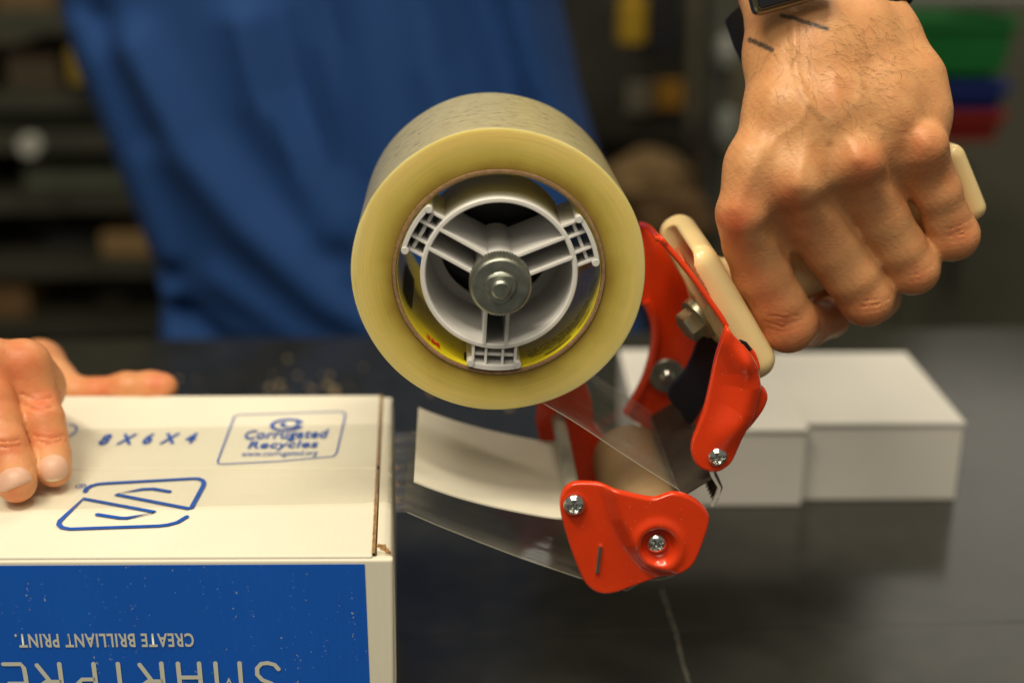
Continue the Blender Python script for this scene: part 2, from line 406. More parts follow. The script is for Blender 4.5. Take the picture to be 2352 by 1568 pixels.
nt.links.new(n3.outputs['Fac'], mx.inputs[0]); nt.links.new(n.outputs['Fac'], mx.inputs[2])
nt.links.new(wv.outputs['Fac'], mx2.inputs[0]); nt.links.new(mx.outputs[0], mx2.inputs[2])
n4 = nt.nodes.new('ShaderNodeTexNoise'); n4.inputs['Scale'].default_value = 25; n4.inputs['Detail'].default_value = 5; nt.links.new(mpp.outputs[0], n4.inputs['Vector'])
r4 = nt.nodes.new('ShaderNodeValToRGB'); r4.color_ramp.elements[0].color = (.002, .095, .55, 1); r4.color_ramp.elements[1].color = (.004, .13, .68, 1)
mc = nt.nodes.new('ShaderNodeMix'); mc.data_type = 'RGBA'
rp.color_ramp.elements[0].color = (0, 0, 0, 1); rp.color_ramp.elements[1].color = (1, 1, 1, 1)
nt.links.new(n4.outputs['Fac'], r4.inputs[0]); nt.links.new(mx2.outputs[0], rp.inputs[0])
nt.links.new(rp.outputs[0], mc.inputs[0]); nt.links.new(r4.outputs[0], mc.inputs[6]); mc.inputs[7].default_value = (.45, .5, .45, 1)
nt.links.new(mc.outputs[2], P.inputs['Base Color'])
def flutes(m, st):
    nt = m.node_tree; P = nt.nodes['Principled BSDF']; tc = nt.nodes.new('ShaderNodeTexCoord'); w_ = nt.nodes.new('ShaderNodeTexWave'); w_.inputs['Scale'].default_value = 105; w_.inputs['Distortion'].default_value = .6; w_.inputs['Detail'].default_value = 1
    nt.links.new(tc.outputs['Object'], w_.inputs['Vector']); b = nt.nodes.new('ShaderNodeBump'); b.inputs['Strength'].default_value = st; b.inputs['Distance'].default_value = .0003
    if P.inputs['Normal'].links: nt.links.new(P.inputs['Normal'].links[0].from_socket, b.inputs['Normal'])
    nt.links.new(w_.outputs['Fac'], b.inputs['Height']); nt.links.new(b.outputs[0], P.inputs['Normal'])
flutes(carton_m, .10); flutes(blue_m, .18)
ink = mat('blue_ink', (.008, .095, .50), .5, noise=(300, .15))
paper_ink = mat('unprinted_white', (.68, .70, .60), .6)
# body with softly bulging sides (walls as closed shell)
ys = yF; T = .0035
def side(name, c, s): 
    bm = bmesh.new(); box(bm, c, s, bev=.0012, seg=3); return cpart(name, bm, carton_m)
side('side_panel', ((xL+xR)/2, yF+T/2, (ZT-.001)/2), (xR-xL-.0002, T, ZT-.001))
side('side_panel', ((xL+xR)/2, yB-T/2, (ZT-.001)/2), (xR-xL-.0002, T, ZT-.001))
bm = bmesh.new()
# right end: fold rounded over the top
yc = PZ(870, 1072, ZT).y
def end_strip(bm, y0, y1, bul):
    x0 = PZ(866, 1165, ZT).x
    pts = [(x0+.0004, ZT-T), (x0+.0004, ZT+.0004), (xR-.0035, ZT+.0002), (xR-.0014, ZT-.0008), (xR-.0004, ZT-.0022), (xR+bul*.3, ZT-.006), (xR+bul, .05), (xR+.0002, .0005), (xR-T, .0005), (xR-T, ZT-.01)]
    prism(bm, pts, y0, y1)
end_strip(bm, yF+T+.0001, yB-T-.0001, .0008)
cpart('end_panel', bm, carton_m)
bm = bmesh.new(); box(bm, (xL+T/2, (yF+yB)/2, ZT/2-.003), (T, yB-yF-2*T-.0004, ZT-.008), bev=.001); cpart('end_panel', bm, carton_m)
bm = bmesh.new(); box(bm, ((xL+xR)/2, (yF+yB)/2, .0025), (xR-xL-2*T-.001, yB-yF-2*T-.001, .004)); cpart('bottom_panel', bm, carton_m)
# two top flaps meeting at the seam, raw corrugated ends
yS0 = PZ(400, 1086, ZT).y
xe = PZ(864, 1165, ZT).x
for (a, b, dz) in ((yF+.0006, yS0-.00018, 0), (yS0+.00018, yB-.0006, .0001)):
    bm = bmesh.new(); box(bm, ((xL+xe-.0008)/2, (a+b)/2, ZT-T/2+dz+.0002), (xe-.0008-xL, b-a, T), bev=.0009, seg=3)
    fl = cpart('top_flap', bm, carton_m)
    bm = bmesh.new(); n = 60; prv = None
    for i in range(n+1):
        y = a+.001+(b-a-.002)*i/n; j = random.uniform(0, .0004); j2 = random.uniform(0, .0002)
        q = [bm.verts.new((xe-.0009+j2*.5, y, ZT-T*.5)), bm.verts.new((xe-.0009-j*.6, y, ZT+dz+.0005+j2)), bm.verts.new((xe+.0000+j*.7, y, ZT+dz+.0006+j2)), bm.verts.new((xe+.0004+j2, y, ZT-T*.5))]
        if prv:
            for k in range(3): bm.faces.new((prv[k], prv[k+1], q[k+1], q[k]))
        prv = q
    o = cpart('raw_edge', bm, edge_m, parent=fl); o.matrix_parent_inverse = Matrix.Identity(4)
# torn front corner
bm = bmesh.new(); c0 = PZ(874, 1256, ZT+.0012)
for _ in range(26):
    t = random.random(); box(bm, (c0.x-.002+.0035*t+random.uniform(-.0006, .0006), c0.y+.0022-.0038*t+random.uniform(-.0006, .0006), c0.z-.0015+random.uniform(0, .0014)), (random.uniform(.0006, .0018), random.uniform(.0005, .0014), .0004), Matrix.Rotation(random.uniform(-1, 1), 3, 'X')@Matrix.Rotation(random.random()*3, 3, 'Z'))
cpart('torn_corner', bm, mat('torn_brown_liner', (.36, .20, .07), .85, noise=(900, .6)), kind='stuff')
# blue panel on the front
def PFr(x, y):
    d = ray(x, y); return CAM+d*((yF-.0004+KS*xR)/(d.y+KS*d.x))
pR = PFr(838, 1300).x
def front_fix(o):
    for v in o.data.vertices: v.co.y += KS*(xR-v.co.x)
bm = bmesh.new(); z1 = ZT-.0028
box(bm, ((xL+.006+pR)/2, yF-.00008, (z1+.008)/2), (pR-xL-.006, .00012, z1-.008)); front_fix(cpart('printed_panel', bm, blue_m, smooth=False))
# ---- strokes and texts
def rib(bm, pts, wd, place, off):
    n = len(pts); L_, R_ = [], []
    for i in range(n):
        a, b = np.array(pts[max(i-1, 0)]), np.array(pts[min(i+1, n-1)]); t = (b-a)/(np.linalg.norm(b-a)+1e-12); nn = np.array((-t[1], t[0]))*wd/2; p = np.array(pts[i])
        L_.append(place(p+nn, off)); R_.append(place(p-nn, off))
    e0 = [place(np.array(pts[0])+np.array((math.cos(t), math.sin(t)))*wd/2, off) for t in []]
    Lv = [bm.verts.new(v) for v in L_]; Rv = [bm.verts.new(v) for v in R_]
    for i in range(n-1): bm.faces.new((Lv[i], Rv[i], Rv[i+1], Lv[i+1]))
    for (e, q) in ((0, 1), (n-1, n-2)):
        c = np.array(pts[e]); t = c-np.array(pts[q]); a0 = math.atan2(t[1], t[0])
        f = [bm.verts.new(place(c+np.array((math.cos(a0+s), math.sin(a0+s)))*wd/2, off-.00001)) for s in np.linspace(-math.pi/2, math.pi/2, 9)]
        bm.faces.new(f)
def text(s, wid, hgt, place, spacing=1.0, off=0, offset=0.0):
    cu = bpy.data.curves.new('t', 'FONT'); cu.body = s; cu.size = 1; cu.space_character = spacing; cu.offset = offset; cu.resolution_u = 4
    o = bpy.data.objects.new('t', cu); COL.objects.link(o); dg = bpy.context.evaluated_depsgraph_get()
    me = bpy.data.meshes.new_from_object(o.evaluated_get(dg)); bpy.data.objects.remove(o)
    V = np.array([v.co[:] for v in me.vertices]); lo, hi = V.min(0), V.max(0)
    capH = .70 if hi[1] > .5 else hi[1]
    for v in me.vertices:
        v.co = place(((v.co.x-lo[0])/(hi[0]-lo[0])*wid, v.co.y/(hi[1] if hi[1] > 0 else 1)*hgt), off)
    return me
def top_at(x, y): return PZ(x, y, ZT+.0008)
def on_top(p, off): return Vector((p[0], p[1], ZT+.00085+off))
def T2(x, y):
    q = top_at(x, y); return (q.x, q.y)
def c5(x, y): return T2(x*.39062, 753.4+y*.39062)
bm = bmesh.new()
S1 = [(500, 957), (512, 938), (535, 925), (570, 915), (620, 910), (1130, 882), (1165, 882), (1190, 892), (1200, 908), (1195, 925), (1125, 1055), (1108, 1058), (680, 975), (840, 944), (900, 942), (995, 958)]
S2 = [(572, 1093), (700, 1113), (745, 1114), (912, 1079), (490, 1000), (352, 1130), (345, 1152), (365, 1170), (410, 1178), (930, 1160), (985, 1154), (1045, 1138), (1098, 1106)]
rib(bm, [c5(*p) for p in S1], .0019, on_top, 0); rib(bm, [c5(*p) for p in S2], .0019, on_top, .00002)
cpart('printed_logo', bm, ink, smooth=False)
bm = bmesh.new()
fr = [(1378, 518), (1400, 508), (2005, 488), (2028, 496), (2030, 515), (1980, 730), (1960, 752), (1640, 780), (1310, 797), (1284, 795), (1280, 780), (1378, 518)]
rib(bm, [c5(*p) for p in fr], .0007, on_top, 0)
lc = c5(1688, 567); rx = .0066
rib(bm, [(lc[0]+rx*math.cos(t), lc[1]+rx*.92*math.sin(t)) for t in np.linspace(.45, 5.9, 40)], .0018, on_top, .00002)
rib(bm, [(lc[0]+.0014+.0032*math.cos(t), lc[1]+.0005+.0032*math.sin(t)) for t in np.linspace(2.6, 6.9, 24)], .0012, on_top, .00003)
rib(bm, [(lc[0]-.0010+.0018*math.cos(t), lc[1]+.0005+.0018*math.sin(t)) for t in np.linspace(1.6, 4.2, 14)], .0009, on_top, .00004)
cc = c5(375, 605); rib(bm, [(cc[0]+.0052*math.cos(t), cc[1]+.0075*math.sin(t)) for t in np.linspace(-1.6, 1.6, 24)], .0008, on_top, 0)
cpart('printed_frame', bm, ink, smooth=False, kind='stuff')
def top_text(s, x0, y0, x1, ytop, spacing=1.0, offset=0.0, off=0):
    a, b = c5(x0, y0), c5(x1, y0); h = c5(x0, ytop)[1]-a[1]
    me = text(s, b[0]-a[0], h, lambda p, o: Vector((a[0]+p[0]+p[1]*.06, a[1]+p[1], ZT+.00085+o)), spacing, off, offset)
    cpart('printed_text', me, ink, smooth=False)
top_text('8 X 6 X 4', 570, 682, 1132, 622, 1.25, .03)
top_text('Corrugated', 1428, 650, 1915, 600, 1.05, .02)
top_text('Recycles', 1455, 705, 1862, 664, 1.05, .02)
top_text('www.corrugated.org', 1415, 752, 1862, 722)
rgc = c5(475, 926); bm = bmesh.new(); rib(bm, [(rgc[0]+.0019*math.cos(t), rgc[1]+.0017*math.sin(t)) for t in np.linspace(0, 2*math.pi, 24)], .0004, on_top, 0); cpart('printed_emblem', bm, ink, smooth=False)
top_text('R', 463, 934, 486, 917)
# front lettering, upside down
def f1(cx, cy): 
    q = PFr(cx*.39062, 1240.3+cy*.39062); return (q.x, q.z)
a, b = f1(1140, 590), f1(90, 590); zt = f1(600, 628)[1]; zb = f1(600, 550)[1]
me = text('CREATE BRILLIANT PRINT.', a[0]-b[0], zb-zt, lambda p, o: Vector((a[0]-p[0], yF-.0004-o, zb-p[1])), 1.12, 0, .022)
front_fix(cpart('printed_text', me, paper_ink, smooth=False))
L_ = {'S': [[(1, .86), (.82, .97), (.5, 1.0), (.18, .94), (.04, .78), (.12, .62), (.4, .52), (.75, .44), (.96, .3), (.95, .14), (.75, .02), (.45, 0), (.15, .05), (0, .16)]],
      'M': [[(0, 0), (0, 1), (.5, .42), (1, 1), (1, 0)]], 'A': [[(0, 0), (0, .62), (.08, .86), (.3, 1), (.7, 1), (.92, .86), (1, .62), (1, 0)], [(0, .36), (1, .36)]],
      'R': [[(0, 0), (0, 1), (.7, 1), (.93, .92), (1, .75), (.93, .55), (.7, .46), (0, .46)], [(.5, .46), (1, .03)]],
      'T': [[(0, 1), (1, 1)], [(.5, 1), (.5, 0)]], 'P': [[(0, 0), (0, 1), (.7, 1), (.93, .9), (1, .7), (.93, .5), (.7, .4), (0, .4)]],
      'E': [[(1, 0), (.15, 0), (.02, .1), (0, .3), (0, .7), (.02, .9), (.15, 1), (1, 1)], [(0, .5), (.85, .5)]]}
zl = f1(1000, 722)[1]; hL = .0165; bm = bmesh.new(); k = 0
for ch, x1, x2 in (('S', 1636, 1504), ('M', 1410, 1268), ('A', 1172, 1048), ('R', 950, 822), ('T', 765, 625), ('P', 552, 440), ('R', 350, 218), ('E', 142, 22), ('S', -60, -190), ('S', -290, -420)):
    X1, X2 = f1(x1, 740)[0], f1(x2, 740)[0]
    for st in L_[ch]:
        k += 1; rib(bm, [(X1+(X2-X1)*u, zl-hL*v) for u, v in st], .00165, lambda p, o: Vector((p[0], yF-.0004-o, p[1])), .00003*(k % 5))
front_fix(cpart('printed_lettering', bm, paper_ink, smooth=False))
# ================================================================ flat white boxes behind
def flat_carton(label, x0, x1, yf, yb, h, rot=0):
    c = Vector(((x0+x1)/2, (yf+yb)/2, 0)); t = thing('flat_carton', label, 'box', c, 'plain white boxes standing on the table'); 
    bm = bmesh.new(); box(bm, (0, 0, h/2-.001), (x1-x0, yb-yf, h-.002), bev=.0012, seg=3); obj('tray', bm, flat_m, t)
    bm = bmesh.new(); box(bm, (0, -.0005, h-.0012), (x1-x0+.001, yb-yf+.001, .0024), bev=.0009, seg=2); obj('lid', bm, flat_m, t)
    t.rotation_euler.z = rot; return t
flat_m = mat('plain_white_board', (.83, .81, .76), .55, noise=(12, .03))
hB = .0475; yfb = PZ(1950, 1150, 0).y; ybk = PZ(2085, 806, hB).y
flat_carton('plain white flat carton at the right, its corner clear of the other one', PZ(1846, 1150, 0).x, PZ(2203, 1150, 0).x, yfb, ybk, hB, -.036)
flat_carton('plain white flat carton just behind the orange blade holder, in front of its neighbour', PZ(1470, 1158, 0).x, PZ(1848, 1158, 0).x, yfb-.0035, ybk+.012, hB-.0008, -.036)

# wear on the enamel: grime smudges and small pale nicks
nt = red.node_tree; P = nt.nodes['Principled BSDF']; src = P.inputs['Base Color'].links[0].from_socket; N = nt.nodes.new; L = nt.links.new
tc = N('ShaderNodeTexCoord'); n1 = N('ShaderNodeTexNoise'); n1.inputs['Scale'].default_value = 130; n1.inputs['Detail'].default_value = 7; n1.inputs['Roughness'].default_value = .75; L(tc.outputs['Object'], n1.inputs['Vector'])
r1 = N('ShaderNodeMapRange'); r1.inputs[1].default_value = .64; r1.inputs[2].default_value = .74; r1.inputs[4].default_value = .55; L(n1.outputs['Fac'], r1.inputs[0])
m1 = N('ShaderNodeMix'); m1.data_type = 'RGBA'; L(r1.outputs[0], m1.inputs[0]); L(src, m1.inputs[6]); m1.inputs[7].default_value = (.30, .03, .012, 1)
n2 = N('ShaderNodeTexVoronoi'); n2.inputs['Scale'].default_value = 330; L(tc.outputs['Object'], n2.inputs['Vector'])
r2 = N('ShaderNodeMapRange'); r2.inputs[1].default_value = .10; r2.inputs[2].default_value = .06; r2.inputs[4].default_value = .6; L(n2.outputs['Distance'], r2.inputs[0])
m2 = N('ShaderNodeMix'); m2.data_type = 'RGBA'; L(r2.outputs[0], m2.inputs[0]); L(m1.outputs[2], m2.inputs[6]); m2.inputs[7].default_value = (.85, .30, .16, 1); L(m2.outputs[2], P.inputs['Base Color'])
# ================================================================ tape roll
C0 = PY(1146.5, 630, .451); YR = .451; W = .079
PXM = dep(C0)/F                       # metres per px at the front face of the roll
R0, RC, RI = 338*PXM, 245*PXM, 235.5*PXM
AY = (0, 1, 0)
def rollmat(side):
    m = bpy.data.materials.new('tape_layers_side' if side else 'tape_wound_surface'); m.use_nodes = True; nt = m.node_tree; P = nt.nodes['Principled BSDF']; N = nt.nodes.new; L = nt.links.new
    tc = N('ShaderNodeTexCoord'); sx = N('ShaderNodeSeparateXYZ'); L(tc.outputs['Object'], sx.inputs[0])
    def M(op, a, b):
        q = N('ShaderNodeMath'); q.operation = op
        for i, v in enumerate((a, b)):
            if v is None: continue
            if isinstance(v, (int, float)): q.inputs[i].default_value = v
            else: L(v, q.inputs[i])
        return q.outputs[0]
    rr = M('SQRT', M('ADD', M('MULTIPLY', sx.outputs[0], sx.outputs[0]), M('MULTIPLY', sx.outputs[2], sx.outputs[2])), None)
    ang = M('ARCTAN2', sx.outputs[2], sx.outputs[0]); cb = N('ShaderNodeCombineXYZ')
    if side:
        L(M('MULTIPLY', rr, 2600), cb.inputs[0]); L(M('MULTIPLY', ang, 1.2), cb.inputs[1])
        n = N('ShaderNodeTexNoise'); n.inputs['Scale'].default_value = 1; n.inputs['Detail'].default_value = 3; L(cb.outputs[0], n.inputs['Vector'])
        ns = N('ShaderNodeTexNoise'); ns.inputs['Scale'].default_value = 55; ns.inputs['Detail'].default_value = 3; L(tc.outputs['Object'], ns.inputs['Vector'])
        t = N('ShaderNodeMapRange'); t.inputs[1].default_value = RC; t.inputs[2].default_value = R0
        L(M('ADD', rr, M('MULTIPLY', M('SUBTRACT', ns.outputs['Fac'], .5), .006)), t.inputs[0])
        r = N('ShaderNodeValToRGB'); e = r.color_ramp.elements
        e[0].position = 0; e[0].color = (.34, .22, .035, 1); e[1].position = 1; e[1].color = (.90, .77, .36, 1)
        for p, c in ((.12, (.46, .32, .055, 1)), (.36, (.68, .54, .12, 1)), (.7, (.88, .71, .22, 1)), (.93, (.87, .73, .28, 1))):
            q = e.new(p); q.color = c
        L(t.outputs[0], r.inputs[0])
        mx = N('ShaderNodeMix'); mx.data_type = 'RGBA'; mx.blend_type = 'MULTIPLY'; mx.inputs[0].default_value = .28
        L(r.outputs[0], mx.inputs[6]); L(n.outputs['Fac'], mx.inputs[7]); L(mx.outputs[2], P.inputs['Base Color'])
        P.inputs['Roughness'].default_value = .30; P.inputs['Subsurface Weight'].default_value = .6
        P.inputs['Subsurface Radius'].default_value = (.006, .0045, .0015); P.inputs['Subsurface Scale'].default_value = 1
        b = N('ShaderNodeBump'); b.inputs['Strength'].default_value = .12; b.inputs['Distance'].default_value = .0002
        L(n.outputs['Fac'], b.inputs['Height']); L(b.outputs[0], P.inputs['Normal'])
    else:
        L(M('MULTIPLY', ang, 3), cb.inputs[0]); L(M('MULTIPLY', sx.outputs[1], 170), cb.inputs[1])
        n = N('ShaderNodeTexNoise'); n.inputs['Scale'].default_value = 2.4; n.inputs['Detail'].default_value = 7; n.inputs['Roughness'].default_value = .7; n.inputs['Distortion'].default_value = 1.2; L(cb.outputs[0], n.inputs['Vector'])
        r = N('ShaderNodeValToRGB'); e = r.color_ramp.elements
        e[0].position = .34; e[0].color = (.24, .21, .11, 1); e[1].position = .58; e[1].color = (.66, .59, .32, 1)
        q = e.new(.42); q.color = (.56, .50, .27, 1)
        q = e.new(.8); q.color = (.80, .74, .48, 1)
        L(n.outputs['Fac'], r.inputs[0]); L(r.outputs[0], P.inputs['Base Color'])
        P.inputs['Roughness'].default_value = .22; P.inputs['Coat Weight'].default_value = .4; P.inputs['Coat Roughness'].default_value = .1
        P.inputs['Subsurface Weight'].default_value = .3; P.inputs['Subsurface Radius'].default_value = (.004, .003, .001); P.inputs['Subsurface Scale'].default_value = 1
        b = N('ShaderNodeBump'); b.inputs['Strength'].default_value = .3; b.inputs['Distance'].default_value = .0004
        L(n.outputs['Fac'], b.inputs['Height']); L(b.outputs[0], P.inputs['Normal'])
    return m
roll = thing('tape_roll', 'wide roll of clear yellowish packing tape mounted on the orange dispenser', 'tape roll', C0)
def rp_(name, bm, mt, parent=None, **k): return obj(name, bm, mt, parent or roll, **k)
def rad_f(t, r):     # slightly out of round at the outside
    if r < R0*.9: return 1
    return 1+.004*math.sin(2*t+.6)+.0022*math.sin(5*t+1)+.0012*math.sin(9*t+2)
bm = bmesh.new()
prof = [(RC+.0001, 0), (RC+(R0-RC)*.5, -.0001), (R0-.0008, 0), (R0-.0002, .0002), (R0, .0009), (R0, W*.5), (R0, W-.0008), (R0-.0008, W), (RC+.0001, W)]
lathe(bm, prof, (0, 0, 0), AY, 192, rf=rad_f, mi=[0, 0, 0, 1, 1, 1, 1, 0, 0])
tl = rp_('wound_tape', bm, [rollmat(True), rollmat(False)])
bm = bmesh.new(); lathe(bm, [(RI, -.0002), (RI+.0003, -.0006), (RC-.0002, -.0006), (RC, -.0002), (RC, W+.0003), (RI, W+.0003)], (0, 0, 0), AY, 160, rf=lambda t, r: 1+.0015*math.sin(3*t)+.0008*math.sin(11*t))
core = rp_('core', bm, card_core)
lin_m = mat('yellow_core_lining', (.90, .76, .02), .28, coat=.3, noise=(40, .03))
rl = RI-.00015
bm = bmesh.new(); lathe(bm, [(rl, -.0001), (rl, W), (rl-.0001, W), (rl-.0001, -.0001)], (0, 0, 0), AY, 160, closed=True, rf=lambda t, r: 1+.0015*math.sin(3*t)+.0008*math.sin(11*t))
rp_('lining', bm, lin_m, parent=core)
def on_core(ang0, y0, rad=rl-.0006):
    def f(p, o):
        t = ang0+p[0]/rad; return Vector(((rad-o)*math.cos(t), y0+p[1], (rad-o)*math.sin(t)))
    return f
redp = mat('red_print', (.70, .02, .015), .4); blkp = mat('black_print', (.03, .03, .02), .5)
me = text('3M', .0066, .0040, on_core(math.radians(222), .0030), 1.0, 0, .03); rp_('printed_text', me, redp, parent=core, smooth=False)
bm = bmesh.new(); f = on_core(0, 0)
def arcq(t0, t1, y0, y1, off=0):
    n = max(1, int(abs(t1-t0)/.04)); pv = None
    for i in range(n+1):
        t = t0+(t1-t0)*i/n; q = (bm.verts.new(f((t*rl, y0), off)), bm.verts.new(f((t*rl, y1), off)))
        if pv: bm.faces.new((pv[0], pv[1], q[1], q[0]))
        pv = q
for row in range(5):
    t = math.radians(283); y0 = .0060+row*.0017
    while t < math.radians(350-row*2):
        dt = random.uniform(.006, .03)
        if random.random() < .7: arcq(t, t+dt, y0, y0+.0006)
        t += dt+random.uniform(.004, .010)
arcq(math.radians(293), math.radians(312), .0022, .0030); arcq(math.radians(318), math.radians(331), .0022, .0028)
arcq(math.radians(245), math.radians(247), .004, .012); arcq(math.radians(248), math.radians(250), .004, .012)
for (a0, a1, b0, b1) in ((192, 204, .012, .05),): arcq(math.radians(a0), math.radians(a1), b0, b1)
rp_('small_print', bm, blkp, parent=core, smooth=False, kind='stuff')
bm = bmesh.new(); arcq(math.radians(246.3), math.radians(249.3), .0045, .008, .0002); rp_('printed_mark', bm, redp, parent=core, smooth=False)
def skx(bm):
    rF, rB = PZ(904, 1275, ZT), PZ(901, 912, ZT)
    for v in bm.verts:
        if v.co.x < xR+.004:
            u = (v.co.y-yF)/(yB-yF); v.co.x += (rF.x+(rB.x-rF.x)*u-xR)*min(1, (xR+.004-v.co.x)/.003)
            if v.co.x > xR-.008: v.co.z += .0004*math.sin(v.co.y*420)+.00025*math.sin(v.co.y*1130+1)
# the free strip of tape: roll -> roller -> carton -> over the carton top
def q2(x, y): p = PY(x, y, YR); return (p.x, p.z)
ZF = ZT+.0016
RLc, RLr = q2(1505, 1245), 107*PXM
ax = [q2(1245, 926), q2(1330, 977), q2(1440, 1050), q2(1560, 1126)]
arc = [(RLc[0]+(RLr+.0004)*math.cos(t), RLc[1]+(RLr+.0004)*math.sin(t)) for t in np.linspace(math.radians(52), math.radians(-100), 18)]
back_ = [q2(1440, 1358), q2(1380, 1345), q2(1300, 1318), q2(1200, 1284), q2(1100, 1246), q2(1000, 1206), q2(935, 1178)]
be = [(xR+.0009, ZT-.003), (xR-.0002, ZT+.0006), (xR-.0020, ZF-.0002)]
bm = bmesh.new(); strip(bm, catmull(ax, 24, False)+arc+back_+be, YR+.0008, YR+W-.0008, 0, ny=40); skx(bm)
ts_ = rp_('tape_strip', bm, film); ts_.matrix_parent_inverse = Matrix.Translation(-C0)
for yy in (YR+.0008, YR+W-.0008):
    bm = bmesh.new(); tube(bm, [(p[0], yy, p[1]) for p in list(catmull(ax, 24, False))+arc+back_], .00013, 5); rp_('tape_edge', bm, mat('film_edge', (.50, .48, .40), .3), parent=ts_, smooth=False)
yS1, yS2 = PZ(903, 1167, ZF).y, PZ(903, 1003, ZF).y
bm = bmesh.new(); n = 40; pv = None
for i in range(n+1):
    x = (xR-.0020)+(xL-(xR-.0020))*i/n; u = i/n; rw = []
    for k in range(9):
        y = YR+.0008+(W-.0016)*k/8
        z = ZF+.0001+(.0006*math.exp(-((k-4-2*u)/1.1)**2)*max(0, 1-u*2.5)+.0004*abs(math.sin(u*9+k))*(.3 if u < .6 else 0))*1.0
        rw.append(bm.verts.new((x, y, z)))
    if pv:
        for k in range(8): bm.faces.new((pv[k], pv[k+1], rw[k+1], rw[k]))
    pv = rw
skx(bm); rp_('applied_tape', bm, film_box).matrix_parent_inverse = Matrix.Translation(-C0)
# ================================================================ dispenser
B0 = C0.copy(); dsp = thing('tape_dispenser', 'orange-red steel hand tape dispenser with cream handle, held over the carton', 'tape dispenser', B0)
PI_ = Matrix.Translation(-B0)
def dp(name, bm, mt, parent=None, **k):
    o = obj(name, bm, mt, parent or dsp, **k)
    if not parent: o.matrix_parent_inverse = PI_
    return o
def XZ(x, y, Y=YR): p = PY(x, y, Y); return Vector((p.x, 0, p.z))
# --- hub
HC = XZ(1146.5, 629.5); 
def at(y): return Vector((HC.x, y, HC.z))
bm = bmesh.new(); ro, ri = 181*PXM, 169*PXM
lathe(bm, [(ri, .0004), (ri+.0004, 0), (ro-.0004, 0), (ro, .0004), (ro-.0003, .046), (ri-.0008, .046)], at(YR-.001), AY, 128)
lathe(bm, [(.0215, .040), (ri+.0005, .040), (ri+.0005, .0415), (.0215, .0415)], at(YR-.001), AY, 96)
hub = dp('hub', bm, white_pl)
def ribq(bm, ang, r0, r1, off, th, y0, y1):
    u = Vector((math.cos(ang), 0, math.sin(ang))); v = Vector((-u.z, 0, u.x))
    c = at((y0+y1)/2)+u*(r0+r1)/2+v*off
    M = Matrix((u, Vector((0, 1, 0)), v)).transposed(); box(bm, c, (r1-r0, y1-y0, th), M, bev=.0003, seg=2)
for dg in (266.5, 21.5, 149.5):
    a = math.radians(dg); bm = bmesh.new()
    for s in (-1, 1):
        ribq(bm, a, .004, ri+.0004, s*.0040, .0013, YR-.0012, YR+.041)
        ribq(bm, a, ro-.0004, RI-.0016, s*.0031, .0010, YR-.0002, YR+.030); ribq(bm, a, ro-.0012, RI-.0016, s*.0078, .0011, YR-.0002, YR+.030)
    u = Vector((math.cos(a), 0, math.sin(a)))
    # back web of the spoke
    M = Matrix((u, Vector((0, 1, 0)), Vector((-u.z, 0, u.x)))).transposed(); box(bm, at(YR+.0395)+u*.015, (.026, .0015, .0080), M)
    box(bm, at(YR+.0150)+u*(ro+.0030), (.0012, .026, .016), M)
    # curved pad against the core
    for k in range(18):
        t0 = a+(-.5+k/18)*.50; t1 = a+(-.5+(k+1)/18)*.50; vs = []
        for (t, rr, y) in ((t0, RI-.0022, YR-.0018), (t1, RI-.0022, YR-.0018), (t1, RI-.0006, YR-.0018), (t0, RI-.0006, YR-.0018), (t0, RI-.0022, YR+.031), (t1, RI-.0022, YR+.031), (t1, RI-.0006, YR+.031), (t0, RI-.0006, YR+.031)):
            vs.append(bm.verts.new((HC.x*.35+C0.x*.65+rr*math.cos(t), y, HC.z*.35+C0.z*.65+rr*math.sin(t))))
        for q in ((0, 1, 2, 3), (7, 6, 5, 4), (0, 4, 5, 1), (2, 6, 7, 3), (0, 3, 7, 4), (1, 5, 6, 2)):
            if (k > 0 and q == (0, 3, 7, 4)) or (k < 17 and q == (1, 5, 6, 2)): continue
            bm.faces.new([vs[i] for i in q])
    bmesh.ops.remove_doubles(bm, verts=bm.verts, dist=.00001)
    for s in (-.25, .25):       # beads at the pad ends
        t = a+s; cyl(bm, .0014, (HC.x*.35+C0.x*.65+(RI-.0020)*math.cos(t), YR-.0022, HC.z*.35+C0.z*.65+(RI-.0020)*math.sin(t)), AY, .03, 16)
    dp('spoke', bm, white_pl, parent=hub).matrix_parent_inverse = Matrix.Identity(4)
bm = bmesh.new(); cyl(bm, .0085, at(YR-.006), AY, .048, 40); dp('hub_sleeve', bm, white_pl, parent=hub)
bm = bmesh.new(); cyl(bm, .0262, at(YR+.048), AY, .003, 64); dp('hub_shade_disc', bm, black_pl, parent=hub)  # black disc added as painted shade for the unlit depth behind the hub
# knurled nut and axle
KC = XZ(1146.5, 624)
bm = bmesh.new(); kr = 71.5*PXM*.966
lathe(bm, [(0, -.0182), (.0052, -.0182), (.0056, -.0178), (kr-.0014, -.0178), (kr-.0009, -.0176), (kr-.0006, -.0172), (kr, -.0162), (kr, -.0092), (kr-.001, -.0084), (0, -.0084)], at(YR+.0015), AY, 240, closed=False,
      rf=lambda t, r: 1+(.018*math.sin(t*60) if r > kr-.0002 else 0))
nut = dp('knurled_nut', bm, zinc)
bm = bmesh.new(); cyl(bm, .0013*2.6, at(YR-.0200), AY, .016, 36, .0007)
lathe(bm, [(.0056, -.0180), (.0050, -.0192), (.0034, -.0190), (.0034, -.0178)], at(YR+.0015), AY, 36, closed=True, rf=lambda t, r: 1+.10*math.sin(3*t) if r > .004 else 1)
dp('axle_end', bm, zinc, parent=nut)
bm = bmesh.new(); cyl(bm, .0045, at(YR-.006), AY, .094, 24); dp('axle', bm, zinc)
